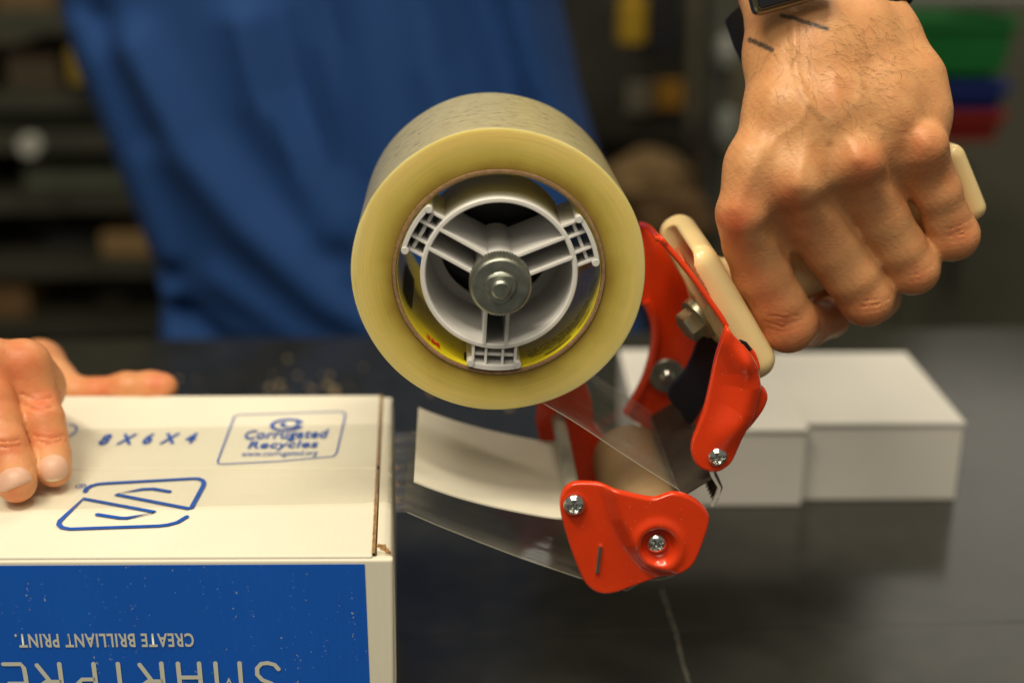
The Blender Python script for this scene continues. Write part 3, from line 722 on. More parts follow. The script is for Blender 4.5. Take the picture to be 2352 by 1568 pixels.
# --- screws
def screw(px, py, Y, rpx, name='screw', tilt=.4, parent=None):
    c = PY(px, py, Y); r = rpx*dep(c)/F; bm = bmesh.new(); n, m_ = 72, 22
    rg = []
    ct_, st_ = math.cos(tilt), math.sin(tilt)
    for i in range(m_+1):
        q = i/m_; row = []
        for j in range(n if i else 1):
            t = 2*math.pi*j/n; x, z = r*q*math.cos(t), r*q*math.sin(t)
            h = (.0016*r/.003)*(1-q**2.6)**.8+.0004
            x2, z2 = (x*ct_+z*st_)/r, (-x*st_+z*ct_)/r
            dd = min(max(abs(x2)-.12, 0)+max(abs(z2)-.52, 0)*1.2, max(abs(z2)-.12, 0)+max(abs(x2)-.52, 0)*1.2)
            ddm = max(abs(x2)+abs(z2)-.36, 0); dd = min(dd, ddm)
            h -= (1-float(sstep(0, .10, dd)))*r*.46*(1-.5*q)
            row.append(bm.verts.new((c.x+x, Y-h, c.z+z)))
        rg.append(row)
    rg.append([bm.verts.new((v.co.x, Y+.001, v.co.z)) for v in rg[-1]])
    for i in range(len(rg)-1):
        A, B = rg[i], rg[i+1]
        for j in range(n):
            j2 = (j+1) % n; bm.faces.new((A[0], B[j], B[j2]) if len(A) == 1 else (A[j], B[j], B[j2], A[j2]))
    return dp(name, bm, bright, parent=parent)
# --- lower side plates
def dist_poly(x, y, P):
    best = 1e9; sg = 1
    for (a, b) in zip(P, P[1:]):
        dx, dy = b[0]-a[0], b[1]-a[1]; t = min(1, max(0, ((x-a[0])*dx+(y-a[1])*dy)/(dx*dx+dy*dy))); d = math.hypot(x-a[0]-dx*t, y-a[1]-dy*t)
        if d < best: best = d; sg = 1 if dx*(y-a[1])-dy*(x-a[0]) < 0 else -1
    return best*sg
ridge = [(1378, 1060), (1388, 1130), (1405, 1190), (1436, 1250), (1478, 1296), (1530, 1322), (1600, 1340)]
def h_low(x, y):
    d = dist_poly(x, y, ridge); b = .0046*float(sstep(-14, 30, d))
    q = math.hypot(x-1508, y-1243); b -= .0036*(1-float(sstep(26, 46, q))); b += .0009*math.exp(-((q-52)/12)**2)
    b -= .0030*float(sstep(1560, 1640, x+ (1200-y)*.2)) 
    return b
low = [(1286, 1165), (1290, 1137), (1305, 1117), (1332, 1109), (1400, 1114), (1470, 1129), (1500, 1133), (1520, 1127), (1540, 1121), (1568, 1126), (1600, 1146), (1622, 1170), (1628, 1194), (1612, 1240), (1590, 1282), (1562, 1304), (1520, 1324), (1460, 1346), (1410, 1363), (1375, 1363), (1348, 1345), (1330, 1312), (1311, 1262), (1294, 1205)]
bm = bmesh.new(); sheet(bm, low, YR-.004, (1450, 1235), h_low, th=.0012, er=.0012, n=240, rings=44); fp = dp('side_plate', bm, red)
screw(1320, 1158, YR-.0048, 26, tilt=.25); screw(1508, 1245, YR-.0058, 25.5, tilt=.75)
bm = bmesh.new(); a, b = PY(1376, 1240, YR), PY(1369, 1300, YR)
tube(bm, [(a.x, YR-.0046, a.z), ((a.x+b.x)/2, YR-.0047, (a.z+b.z)/2), (b.x, YR-.0046, b.z)], .00085, 10); dp('slot_tab', bm, bright)
YB = YR+W+.006
kk = lambda x, y: ((lambda P: (CX+F*(P-CAM).dot(rt)/dep(P), CY-F*(P-CAM).dot(up)/dep(P)))(PY(x, y, YR)+Vector((0, YB-YR, 0))))
lowb = [(1234, 985), (1232, 945), (1240, 915), (1262, 892), (1300, 878), (1338, 876), (1350, 892), (1360, 925), (1364, 965), (1385, 1000), (1420, 1020), (1450, 1055), (1470, 1095), (1440, 1130), (1360, 1150), (1300, 1140), (1262, 1080)]; cb_ = (1370, 1020)
bm = bmesh.new(); sheet(bm, lowb, YB, cb_, lambda x, y: 0, th=.0012, er=.0005, n=200, rings=8); dp('side_plate', bm, red)
# roller and bar
bm = bmesh.new(); r = RLr-.0003
lathe(bm, [(.003, .001), (r-.0010, .001), (r, .002), (r, W-.001), (r-.001, W), (.003, W)], (RLc[0], YR, RLc[1]), AY, 96); rol = dp('roller', bm, brown_rb)
bm = bmesh.new(); cyl(bm, .0028, (RLc[0], YR-.004, RLc[1]), AY, W+.010, 20); dp('roller_axle', bm, zinc, parent=rol)
bc = XZ(1322, 1160); bm = bmesh.new(); cyl(bm, .0031, (bc.x, YR-.003, bc.z), AY, W+.009, 28); dp('wiper_bar', bm, grey_pl)
# white wiper flap
fl_ = [(950, 1111), (990, 1127), (1050, 1147), (1120, 1166), (1200, 1183), (1270, 1195), (1305, 1196), (1328, 1184)]
fp2 = [q2(*p) for p in catmull(fl_, 42, False)]
bm = bmesh.new(); strip(bm, fp2, YR+.0015, YR+W-.004, .0007, ny=8)
for v in bm.verts:       # rounded front corner
    pass
dp('wiper_flap', bm, white_card)
# --- frame back plate with the arm behind the roll
E = [(1474, 517), (1492, 521), (1505, 532), (1514, 548), (1530, 568), (1560, 603), (1592, 643), (1625, 690), (1652, 728), (1666, 752)]
def EY(i): return YR+.006+(YB-YR-.006)*(1-float(sstep(0, .36, i/(len(E)-1))))-.004*float(sstep(.4, 1, i/(len(E)-1)))
def WY(y, s_): return min(YB+.001, y+.005+(YB-YR)*float(sstep(.58, .82, s_)))
Ew = [(lambda p: (p.x, p.y, p.z))(PY(x, y, EY(i))) for i, (x, y) in enumerate(E)]
Ed = catmull(Ew, 60, False)
bm = bmesh.new()        # spine wall from edge to the back plate
A = [bm.verts.new((p[0], p[1], p[2])) for p in Ed]; nE = len(Ed)-1; Bv = [bm.verts.new((p[0], WY(p[1], q/nE), p[2])) for q, p in enumerate(Ed)]
N2 = []
for i in range(len(Ed)):
    t = np.array(Ed[min(i+1, len(Ed)-1)])-np.array(Ed[max(i-1, 0)]); nn = Vector((-t[2], 0, t[0])).normalized()*.0013; N2.append(nn)
A2 = [bm.verts.new(Vector(p)+N2[i]) for i, p in enumerate(Ed)]; B2 = [bm.verts.new(Vector((p[0], WY(p[1], i/nE), p[2]))+N2[i]) for i, p in enumerate(Ed)]
for i in range(len(Ed)-1):
    bm.faces.new((A[i], A[i+1], Bv[i+1], Bv[i])); bm.faces.new((A2[i], B2[i], B2[i+1], A2[i+1])); bm.faces.new((A[i], A2[i], A2[i+1], A[i+1])); bm.faces.new((Bv[i], Bv[i+1], B2[i+1], B2[i]))
bm.faces.new((A[0], Bv[0], B2[0], A2[0])); bm.faces.new((A[-1], A2[-1], B2[-1], Bv[-1]))
dp('spine', bm, red)
bm = bmesh.new(); tube(bm, [Vector(p)+N2[i]*.4 for i, p in enumerate(Ed)], .0011, 12); dp('rolled_edge', bm, red)
bp_ = [(1300, 560), (1400, 545), (1474, 519), (1494, 524), (1509, 541), (1535, 575), (1572, 617), (1604, 660), (1640, 706), (1668, 760), (1660, 840), (1640, 930), (1600, 1010), (1530, 1040), (1504, 1000), (1470, 975), (1442, 950), (1462, 912), (1484, 868), (1500, 815), (1505, 765), (1500, 725), (1484, 692), (1450, 690), (1300, 640)]
def h_back(x, y): return .006*float(sstep(1530, 1475, x))*float(sstep(1000, 700, y))*.4+.003*float(sstep(30, 0, abs(dist_poly(x, y, [(1505, 560), (1560, 700), (1530, 850), (1480, 960)]))))
def back_plate():
    bm = bmesh.new(); P = catmull(bp_, 160)
    f_ = [bm.verts.new(PY(x, y, YB)) for x, y in P]; b_ = [bm.verts.new(v.co+Vector((0, .0014, 0))) for v in f_]
    bm.faces.new(f_); bm.faces.new(b_[::-1])
    for i in range(len(f_)): j = (i+1) % len(f_); bm.faces.new((f_[i], b_[i], b_[j], f_[j]))
    bmesh.ops.bevel(bm, geom=[e for e in bm.edges if abs(e.verts[0].co.y-YB) < 1e-5 and abs(e.verts[1].co.y-YB) < 1e-5], offset=.0004, segments=2, affect='EDGES')
    return bm
dp('back_plate', back_plate(), red)
rim = [(1484, 692), (1500, 725), (1506, 765), (1500, 815), (1484, 868), (1462, 912), (1440, 950)]
bm = bmesh.new(); tube(bm, [PY(x, y, YB-.0012) for x, y in catmull(rim, 40, False)], .0022, 10); dp('rolled_edge', bm, red)
a = at(YB+.002); b = PY(1500, 610, YB+.002); bm = bmesh.new(); d = (b-a); u = d.normalized(); M = Matrix((u, Vector((0, 1, 0)), Vector((-u.z, 0, u.x)))).transposed()
box(bm, (a+b)/2, (d.length, .0016, .022), M, bev=.0006); cyl(bm, .014, a-Vector((0, .0008, 0)), AY, .0018, 40); dp('hub_arm', bm, red)
# --- front arm plate
arm = [(1666, 745), (1682, 764), (1700, 784), (1724, 812), (1742, 845), (1750, 880), (1757, 897), (1769, 912), (1772, 930), (1762, 955), (1740, 985), (1715, 1012), (1697, 1040), (1680, 1065), (1656, 1083), (1630, 1085), (1604, 1073), (1590, 1048), (1590, 1018), (1602, 985), (1618, 940), (1630, 890), (1640, 840), (1650, 790), (1656, 765)]
rdg = [(1700, 770), (1735, 835), (1744, 885), (1728, 950), (1700, 1010), (1670, 1090)]
def h_arm(x, y):
    d = -dist_poly(x, y, rdg)      # >0 left of ridge
    ax_ = dist_poly(x, y, [(1690, 700), (1672, 900), (1640, 1100)])
    h = .0045*math.exp(-((d-26)/34)**2)*float(sstep(1075, 960, y)) if d > -60 else 0
    h -= .0055*float(sstep(2, -16, d)); h += .0012*float(sstep(1000, 1090, y))*0
    h += .0026*math.exp(-((x-1712)/22)**2-((y-815)/34)**2)
    return h
bm = bmesh.new(); sheet(bm, arm, YR+.000, (1682, 935), h_arm, th=.0013, er=.0014, n=250, rings=44); dp('arm_plate', bm, red)
screw(1648, 1048, YR-.0006, 22.5, tilt=.35)
# inner tab of the arm by the handle notch
bm = bmesh.new(); sheet(bm, [(1690, 786), (1706, 784), (1722, 795), (1738, 815), (1746, 850), (1720, 850), (1695, 815)], YR+.009, (1718, 820), lambda x, y: 0, th=.001, er=.0008, n=70, rings=8); dp('arm_tab', bm, red)
bm = bmesh.new(); tube(bm, [PY(x, y, YR+.006) for x, y in ((1688, 786), (1700, 783), (1712, 788), (1724, 804))], .0007, 8); dp('arm_notch', bm, black_pl)
# --- bolt and washer
ed0 = PY(1600, 735, YR+.038); nrm = Vector((-.80, -.30, -.52)).normalized()
bm = bmesh.new(); lathe(bm, [(0, -.002), (.0088, -.002), (.0092, -.001), (.0088, .0012), (.0062, .0016), (0, .0016)], ed0-nrm*.001, nrm, 32, closed=False)
lathe(bm, [(0, .001), (.0064, .001), (.0066, .0015), (.0066, .0062), (.0058, .0072), (0, .0074)], ed0-nrm*.001, nrm, 6, closed=False); dp('hex_bolt', bm, yzinc)
bm = bmesh.new(); wc = PY(1533, 864, YB-.0035); cyl(bm, .0078, wc, AY, .0016, 40, .0004); ws = dp('washer', bm, zinc)
bm = bmesh.new(); cyl(bm, .0030, wc-Vector((0, .002, 0)), AY, .003, 24, .001); dp('rivet', bm, bright, parent=ws)
# --- black brake tongue
bm = bmesh.new()
Ys = YR+.048; tq = [(1612, 768), (1660, 745), (1668, 790), (1645, 850), (1612, 925), (1584, 968), (1560, 940), (1531, 905), (1540, 880), (1568, 850), (1590, 810)]
sheet(bm, tq, Ys, (1602, 860), lambda x, y: .004*math.sin((y-760)/90), th=.0016, er=.0006, n=60, rings=12); dp('brake_tongue', bm, black_pl)
# --- serrated blade, spans from side to side
tp = [q2(*p) for p in ((1562, 1146), (1584, 1134), (1612, 1117), (1640, 1100), (1652, 1108), (1657, 1122))]
bm = bmesh.new(); strip(bm, tp, YR+.0008, YR+W+.002, .0007)
p0 = Vector((tp[-1][0], 0, tp[-1][1])); p1v = XZ(1640, 1166)-p0; nT = 26
for k in range(nT):
    y0 = YR+.0008+(W+.001)*k/nT; y1 = YR+.0008+(W+.001)*(k+1)/nT; L1 = .62
    vs = [bm.verts.new((p0.x, y0, p0.z)), bm.verts.new((p0.x, y1, p0.z)), bm.verts.new((p0.x+p1v.x*L1, y1, p0.z+p1v.z*L1)), bm.verts.new((p0.x+p1v.x, (y0+y1)/2, p0.z+p1v.z)), bm.verts.new((p0.x+p1v.x*L1, y0, p0.z+p1v.z*L1))]
    vb = [bm.verts.new(v.co+Vector((.0007, 0, .0002))) for v in vs]
    bm.faces.new(vs); bm.faces.new(vb[::-1])
    for i in range(5): bm.faces.new((vs[i], vb[i], vb[(i+1) % 5], vs[(i+1) % 5]))
bl = dp('blade', bm, dark_steel, smooth=False)
# blade bracket (bright zigzag edge beside the arm plate)
bm = bmesh.new(); zz = [(1640, 1084), (1642, 1094), (1657, 1121), (1653, 1140), (1638, 1166), (1634, 1164), (1646, 1138), (1650, 1122), (1634, 1096), (1630, 1084)]
prism(bm, [q2(*p) for p in zz], YR+.0005, YR+.0022); dp('blade_edge', bm, mat('cut_steel_edge', (.72, .72, .68), .35, metal=.4), parent=bl)
# --- handle
S = SDF((.05, .44, .10), (.26, .56, .30), .0011)
mA, mB = XZ(1586, 555, .490), XZ(1732, 820, .490)
# work in world: spine direction and grip direction
P1, P2 = PY(1608, 612, .466), PY(1742, 840, .466)
dv = (P2-P1); dv.y = 0; dv.normalize(); nv = Vector((dv.z, 0, -dv.x)); nv = nv if nv.x > 0 else -nv
YA = Vector((0, 1, 0)); mc_ = (P1+P2)/2; mc_.y = .494; hl = (P2-P1).length/2+.0068
S.rbox(mc_, (dv, YA, nv), (hl, .0300, .0079), .0072, .001)
S.rbox(PY(1572, 598, .488)-nv*.0022+dv*.0012, (dv, YA, nv), (.0125, .0235, .0066), .0060, .0010, 'sub')
G1, G2 = PY(1680, 690, .500), PY(2150, 430, .511)
S.cone(G1, PY(1900, 560, .508), .016, .0150, .006); S.cone(PY(1900, 560, .508), G2, .0150, .0150, .006)
gd = (G2-G1).normalized(); gp = Vector((-gd.z, 0, gd.x)); gp = gp if gp.z < 0 else -gp
S.rbox(PY(2178, 408, .508), (gp, Vector((0, 1, 0)), gd), (.0165, .0165, .0050), .0048, .004)
V, Q = S.mesh(); V = smooth_v(V, Q, 3); me = np_mesh('handle', V, Q); dp('handle', me, cream_pl)
# ================================================================ person
person = thing('person', 'person in a blue shirt behind the table, gripping the dispenser and pressing the carton', 'person', (-.12, 1.1, -.9))
PP = Matrix.Translation((.12, -1.1, .9))
def pp(name, bm, mt, parent=None, **k):
    o = obj(name, bm, mt, parent or person, **k); o.matrix_parent_inverse = PP if not parent else Matrix.Identity(4); return o
def q3(x, y, Y, r): p = PY(x, y, Y); return p, r*dep(p)/F
def chain(S, L, k=.003):
    P = [q3(*p) for p in L]; S.chain([p[0] for p in P], [p[1] for p in P], k)
H = .00085
S1_ = SDF((.072, .428, .11), (.262, .575, .345), H)
# forearm and wrist
for L in ([(1762, -330, .545, 66), (1765, -30, .505, 62), (1776, 130, .488, 60), (1778, 260, .480, 60), (1735, 380, .474, 62), (1706, 482, .474, 60)],
          [(1880, -330, .540, 80), (1860, -30, .497, 66), (1850, 120, .480, 62), (1838, 260, .472, 58), (1836, 425, .468, 54)],
          [(1880, -330, .560, 90), (1900, -20, .500, 72), (1930, 110, .482, 66), (1960, 240, .475, 60), (1974, 375, .469, 52)],
          [(2000, -330, .545, 66), (1995, -30, .505, 64), (2040, 90, .492, 66), (2090, 190, .485, 72), (2112, 262, .482, 63), (2115, 325, .480, 58)],
          [(1880, -330, .565, 95), (1860, -20, .520, 90), (1880, 120, .510, 85), (1850, 300, .500, 70), (1810, 430, .498, 60)],
          [(1950, -20, .520, 90), (1980, 120, .510, 88), (2040, 240, .500, 75), (2080, 330, .498, 58)]):
    chain(S1_, [(x, y, Y+.016*min(1.6, max(-.2, (400-y)/400))-.004, r) for x, y, Y, r in L], .0075)
for L in ([(1805, 60, .494, 58), (1800, 250, .478, 56), (1768, 430, .472, 50)], [(1890, 60, .490, 62), (1900, 250, .475, 56), (1905, 385, .470, 50)], [(1985, 60, .492, 62), (2035, 220, .480, 58), (2050, 330, .474, 50)]):
    chain(S1_, L, .009)
# thumb behind the grip
chain(S1_, [(1800, 330, .500, 66), (1745, 470, .508, 58), (1770, 580, .522, 52), (1880, 640, .530, 46), (1960, 640, .530, 42)], .005)
FING = [[(1705, 494, .4710, 58), (1722, 560, .4735, 58), (1749, 628, .4745, 62), (1785, 694, .4725, 60), (1812, 738, .4725, 60), (1858, 745, .490, 49), (1905, 728, .505, 45), (1915, 700, .516, 42)],
        [(1838, 428, .4690, 56), (1866, 498, .4740, 59), (1908, 566, .4755, 62), (1955, 630, .4735, 60), (1986, 676, .4735, 58), (2012, 688, .490, 48), (2020, 684, .507, 45), (2000, 640, .520, 43)],
        [(1975, 377, .4700, 55), (1994, 440, .4745, 55), (2026, 502, .4755, 58), (2064, 566, .4735, 56), (2094, 608, .4735, 54), (2106, 616, .490, 47), (2110, 606, .507, 44), (2085, 570, .520, 42)],
        [(2117, 334, .4750, 57), (2132, 390, .4765, 50), (2152, 440, .4745, 51), (2172, 496, .4735, 48), (2186, 538, .4735, 51), (2184, 552, .490, 45), (2170, 548, .506, 42), (2150, 510, .518, 40)]]
for fgr in FING: chain(S1_, [(x, y, Y+(-.0035, .001, .0035, .0065, .0085, .009, .009, .009)[i], r*(1.065 if i < 5 else 1.02)) for i, (x, y, Y, r) in enumerate(fgr)], .0018)
for L in ([(1768, 380, .474, 56), (1775, 460, .476, 54), (1812, 535, .483, 46)], [(1905, 330, .474, 56), (1908, 405, .476, 54), (1930, 470, .483, 44)], [(2045, 270, .475, 54), (2050, 345, .478, 50), (2066, 412, .485, 42)],
          [(1790, 400, .490, 60), (1930, 360, .490, 60), (2060, 300, .492, 55)]): chain(S1_, L, .0055)
# knuckle heads
for x, y, Y, r in ((1833, 412, .4612, 32), (1974, 364, .4614, 30), (1806, 756, .4790, 40), (1994, 700, .4800, 38), (2102, 628, .4800, 37), (2198, 545, .4800, 34)):
    p, rr = q3(x, y, Y, r); S1_.cone(p, p, rr, rr, .008)
V, Q = S1_.mesh(); V = smooth_v(V, Q, 2)
def vnorm(V, Q):
    n = np.cross(V[Q[:, 2]]-V[Q[:, 0]], V[Q[:, 3]]-V[Q[:, 1]]); N_ = np.zeros_like(V)
    for k in range(4):
        for c in range(3): N_[:, c] += np.bincount(Q[:, k], n[:, c], len(V))
    return N_/np.maximum(np.linalg.norm(N_, axis=1), 1e-12)[:, None]
def segd(x, y, L):
    best = np.full(x.shape, 1e9)
    for a, b in zip(L, L[1:]):
        dx, dy = b[0]-a[0], b[1]-a[1]; t = np.clip(((x-a[0])*dx+(y-a[1])*dy)/(dx*dx+dy*dy), 0, 1)
        best = np.minimum(best, np.hypot(x-a[0]-dx*t, y-a[1]-dy*t))
    return best
N_ = vnorm(V, Q); sx, sy = proj(V)
toc = (np.array(CAM)-V); toc /= np.linalg.norm(toc, axis=1)[:, None]; facing = (N_*toc).sum(1)
if np.median(facing[(V[:, 1] < .47)]) < 0: N_ = -N_; facing = -facing
fm = sstep(0, .3, facing)
c2 = lambda x, y: (1598.6+x*.52726, y*.52726)
def veins(L, amp, sg): return amp*np.exp(-(segd(sx, sy, [c2(*p) for p in L])/sg)**2)
D = np.zeros(len(V))
def cm(L): return [tuple(p) for p in catmull(L, 30, False)]
D += veins(cm([(425, 60), (430, 190), (440, 330), (490, 440), (560, 520), (578, 610)]), .0007, 9)
D += veins(cm([(575, 540), (640, 500), (700, 440), (715, 330), (690, 230)]), .0002, 11)
D += veins(cm([(705, 430), (740, 520), (800, 590)]), .0004, 9)
D += veins(cm([(490, 450), (440, 540), (350, 600), (320, 680)]), .0004, 10)
D += veins([(190, 640), (300, 650)], .0003, 12)+veins([(190, 720), (240, 560)], .0004, 14)
D += veins([(440, 800), (490, 600), (450, 400)], .0008, 18)+veins([(700, 690), (640, 540), (600, 350)], .0008, 16)+veins([(170, 900), (290, 640), (330, 400)], .0008, 18)+veins([(1000, 620), (860, 420)], .0006, 18)
def spot(x, y, r, amp, ex=1): return amp*np.exp(-((sx-x)**2+(sy-y)**2)/r**2)
D += spot(1835, 474, 36, -.0006)+spot(1972, 424, 34, -.0006)+spot(2072, 356, 34, -.0014)+spot(1765, 440, 34, -.0004)+spot(1905, 400, 30, -.0006)+spot(1906, 470, 26, -.0012)+spot(2035, 420, 24, -.0010)+spot(1775, 530, 26, -.0010)
cr = [[(300, 1400), (380, 1425), (470, 1390)], [(330, 1375), (400, 1385), (455, 1368)], [(720, 1335), (790, 1330), (845, 1300)], [(930, 1200), (985, 1190), (1030, 1160)], [(1090, 1000), (1150, 985), (1205, 955)], [(1100, 1030), (1170, 1020), (1210, 990)], [(740, 1310), (800, 1300)]]
for L in cr: D += veins(L, -.00040, 2.4)+veins([(a, b+22) for a, b in L], -.00018, 2.4)+veins([(a+8, b-20) for a, b in L], -.00018, 2.4)
D += .00012*np.sin(sx*.31+sy*.12)*np.sin(sy*.37)*.5
V = V+N_*(D*fm)[:, None]
red_ = np.zeros(len(V))
for x, y, r, a in ((1683, 515, 36, .9), (1812, 462, 34, .9), (1976, 388, 40, .6), (1995, 360, 34, .25), (2115, 325, 46, .45), (2125, 360, 44, .2), (1790, 770, 62, 1.0), (1740, 680, 50, .5), (1905, 740, 40, .5), (1990, 715, 42, .7), (2105, 640, 38, .7), (2205, 545, 42, .7), (1720, 620, 36, .4), (1860, 520, 50, .35), (2000, 450, 50, .35), (2150, 420, 46, .35), (1920, 215, 30, .3), (1700, 480, 60, .4)):
    red_ += spot(x, y, r*1.2, a*.8)
vein_ = np.exp(-(segd(sx, sy, [c2(*p) for p in [(425, 100), (430, 190), (440, 330), (490, 460), (570, 520), (575, 600)]])/9)**2)+np.exp(-(segd(sx, sy, [c2(*p) for p in [(570, 520), (705, 455), (715, 330)]])/9)**2)
ink_ = np.zeros(len(V))
for L, wd in (([(1795, 36), (1835, 47), (1870, 58), (1900, 67)], 4.2), ([(1722, 92), (1750, 104), (1773, 115)], 5.0)):
    ink_ = np.maximum(ink_, sstep(wd+2.5, wd-1.5, segd(sx, sy, L)))
ink_ *= fm
VS = [V]; QS = [Q]; RS = [red_]; IS = [ink_]; VE = [vein_*fm]
hand_pts = (V, N_, sx, sy, facing)
# hand pressing on the carton
S2_ = SDF((-.335, .435, .045), (-.11, .70, .205), .0010)
def qz(x, y, z, r): p = PZ(x, y, z); return p, r*dep(p)/F
def chz(L, k=.003):
    P = [qz(*p) for p in L]; S2_.chain([p[0] for p in P], [p[1] for p in P], k)
idx = [(124, 1078, .1093, 40), (117, 1045, .1125, 43), (110, 1005, .118, 43), (99, 965, .124, 47), (84, 922, .129, 49), (68, 880, .136, 51), (56, 838, .143, 58)]
mid = [(38, 1108, .1098, 46), (28, 1065, .114, 48), (12, 1020, .121, 47), (-6, 965, .128, 50), (-22, 915, .135, 52), (-34, 870, .141, 54), (-42, 830, .147, 60)]
rng = [(-90, 1110, .1090, 42), (-102, 1020, .118, 44), (-130, 915, .138, 50), (-145, 830, .153, 58)]
lit = [(-215, 1070, .1085, 38), (-225, 1000, .116, 40), (-235, 920, .130, 44), (-240, 840, .145, 52)]
M_ = [qz(*L[-1]) for L in (idx, mid, rng, lit)]
wr = [PY(-160, 852, .635), PY(-175, 858, .65), PY(-225, 864, .65), PY(-285, 872, .64)]
for (p, r), w_ in zip(M_, wr): S2_.cone(p, w_, r, .0140, .009)
p, r = M_[0]; S2_.cone(p+Vector((.000, .010, -.014)), wr[0]+Vector((0, 0, -.012)), .012, .014, .01)
for L in (idx, mid, rng, lit): chz(L, .0022)
th = [(375, 889, yB+.0100, 33), (345, 889, yB+.0100, 35), (290, 890, yB+.0110, 34), (215, 901, yB+.0130, 32), (170, 900, yB+.0150, 36), (120, 872, yB+.022, 50), (90, 840, yB+.040, 62)]
chain(S2_, th, .0035)
V2, Q2 = S2_.mesh(); V2 = smooth_v(V2, Q2, 2); x2, y2 = proj(V2); N2_ = vnorm(V2, Q2)
if np.median(N2_[V2[:, 2] > .15][:, 2]) < 0: N2_ = -N2_
def sp2(x, y, r, a, ry=None): return a*np.exp(-((x2-x)/r)**2-((y2-y)/(ry or r))**2)
fm2 = sstep(0, .4, N2_[:, 2]-N2_[:, 1]*.4)
D2 = np.zeros(len(V2))
for L in ([(78, 1000), (112, 1006), (146, 1000)], [(84, 1012), (112, 1018), (140, 1012)], [(-20, 1022), (12, 1028), (48, 1022)], [(50, 905), (82, 918), (120, 912)], [(55, 930), (84, 940), (120, 934)], [(-20, 1010), (15, 1014), (45, 1008)]):
    D2 -= .0006*np.exp(-(segd(x2, y2, L)/3)**2)
V2 = V2+N2_*(D2*fm2)[:, None]
r2 = sp2(100, 925, 40, .8)+sp2(110, 1000, 45, .7, 30)+sp2(40, 830, 60, .9)+sp2(20, 1030, 50, .7, 30)+sp2(230, 890, 45, .8)+sp2(365, 880, 36, .8)+sp2(128, 1110, 36, .25)+sp2(30, 1140, 50, .5)+sp2(0, 930, 60, .5)+.12
VS.append(V2); QS.append(Q2+len(VS[0])); RS.append(r2); IS.append(np.zeros(len(V2))); VE.append(np.zeros(len(V2)))
# arms, trunk and neck, mostly out of the picture or under the shirt
S3_ = SDF((-.62, .50, -.92), (.62, 1.42, .78), .010)
wa = PY(1880, -300, .545); el = Vector((.30, .80, .46)); shl = Vector((.085, 1.12, .56)); shr = Vector((-.335, 1.12, .56)); elr = Vector((-.47, .86, .21))
S3_.cone(wa, el, .026, .042, .01); S3_.cone(el, shl, .043, .055, .01); S3_.cone(PY(-220, 862, .65), elr, .019, .042, .01); S3_.cone(elr, shr, .043, .055, .01)
S3_.chain([Vector((-.125, 1.13, -.10)), Vector((-.125, 1.13, .3)), Vector((-.125, 1.14, .52))], [.10, .10, .09], .05); S3_.cone(shl, shr, .05, .05, .04)
S3_.chain([Vector((-.125, 1.14, .55)), Vector((-.125, 1.12, .72))], [.06, .052], .03)
for sd in (-1, 1): S3_.chain([Vector((-.125+sd*.08, 1.13, -.12)), Vector((-.125+sd*.1, 1.12, -.5)), Vector((-.125+sd*.1, 1.14, -.86))], [.075, .055, .04], .03)
V3, Q3 = S3_.mesh(); VS.append(V3); QS.append(Q3+len(VS[0])+len(VS[1])); RS.append(np.full(len(V3), .1)); IS.append(np.zeros(len(V3))); VE.append(np.zeros(len(V3)))
me = np_mesh('body', np.concatenate(VS), np.concatenate(QS)); attr(me, 'flush', np.concatenate(RS)); attr(me, 'ink', np.concatenate(IS)); attr(me, 'vein', np.concatenate(VE))
skin = bpy.data.materials.new('skin'); skin.use_nodes = True; nt = skin.node_tree; P = nt.nodes['Principled BSDF']; N = nt.nodes.new; L = nt.links.new
tc = N('ShaderNodeTexCoord')
def mixc(f, a, b, mode='MIX'):
    q = N('ShaderNodeMix'); q.data_type = 'RGBA'; q.blend_type = mode
    for s_, v in ((0, f), (6, a), (7, b)):
        if isinstance(v, (int, float)): q.inputs[s_].default_value = v
        elif isinstance(v, tuple): q.inputs[s_].default_value = v
        else: L(v, q.inputs[s_])
    return q.outputs[2]
def at_(n): q = N('ShaderNodeAttribute'); q.attribute_name = n; return q.outputs['Fac']
def nz(sc, d=4, rg=.6): q = N('ShaderNodeTexNoise'); q.inputs['Scale'].default_value = sc; q.inputs['Detail'].default_value = d; q.inputs['Roughness'].default_value = rg; L(tc.outputs['Object'], q.inputs['Vector']); return q.outputs['Fac']
def mr_(v, a, b, c, d): q = N('ShaderNodeMapRange'); L(v, q.inputs[0]); [q.inputs[i+1].default_value.__class__ and setattr(q.inputs[i+1], 'default_value', z) for i, z in enumerate((a, b, c, d))]; return q.outputs[0]
base = mixc(mr_(nz(70, 5), .35, .65, 0, 1), (.71, .375, .165, 1), (.65, .305, .13, 1))
base = mixc(mr_(nz(260, 3), .50, .80, 0, .35), base, (.55, .22, .12, 1))
fl = N('ShaderNodeMath'); fl.operation = 'MULTIPLY'; L(at_('flush'), fl.inputs[0]); L(mr_(nz(130, 4), .3, .7, .55, 1.0), fl.inputs[1]); fl.use_clamp = True
base = mixc(fl.outputs[0], base, (.66, .16, .065, 1))
vn = N('ShaderNodeMath'); vn.operation = 'MULTIPLY'; L(at_('vein'), vn.inputs[0]); vn.inputs[1].default_value = .12; base = mixc(vn.outputs[0], base, (.45, .33, .20, 1))
ikm = N('ShaderNodeMath'); ikm.operation = 'MULTIPLY'; L(at_('ink'), ikm.inputs[0]); L(mr_(nz(1600, 2), .3, .6, .7, .95), ikm.inputs[1]); base = mixc(ikm.outputs[0], base, (.03, .035, .035, 1))
L(base, P.inputs['Base Color']); P.inputs['Roughness'].default_value = .42; P.inputs['Specular IOR Level'].default_value = .4
P.inputs['Subsurface Weight'].default_value = .35; P.inputs['Subsurface Radius'].default_value = (.0045, .0016, .0008); P.inputs['Subsurface Scale'].default_value = 1
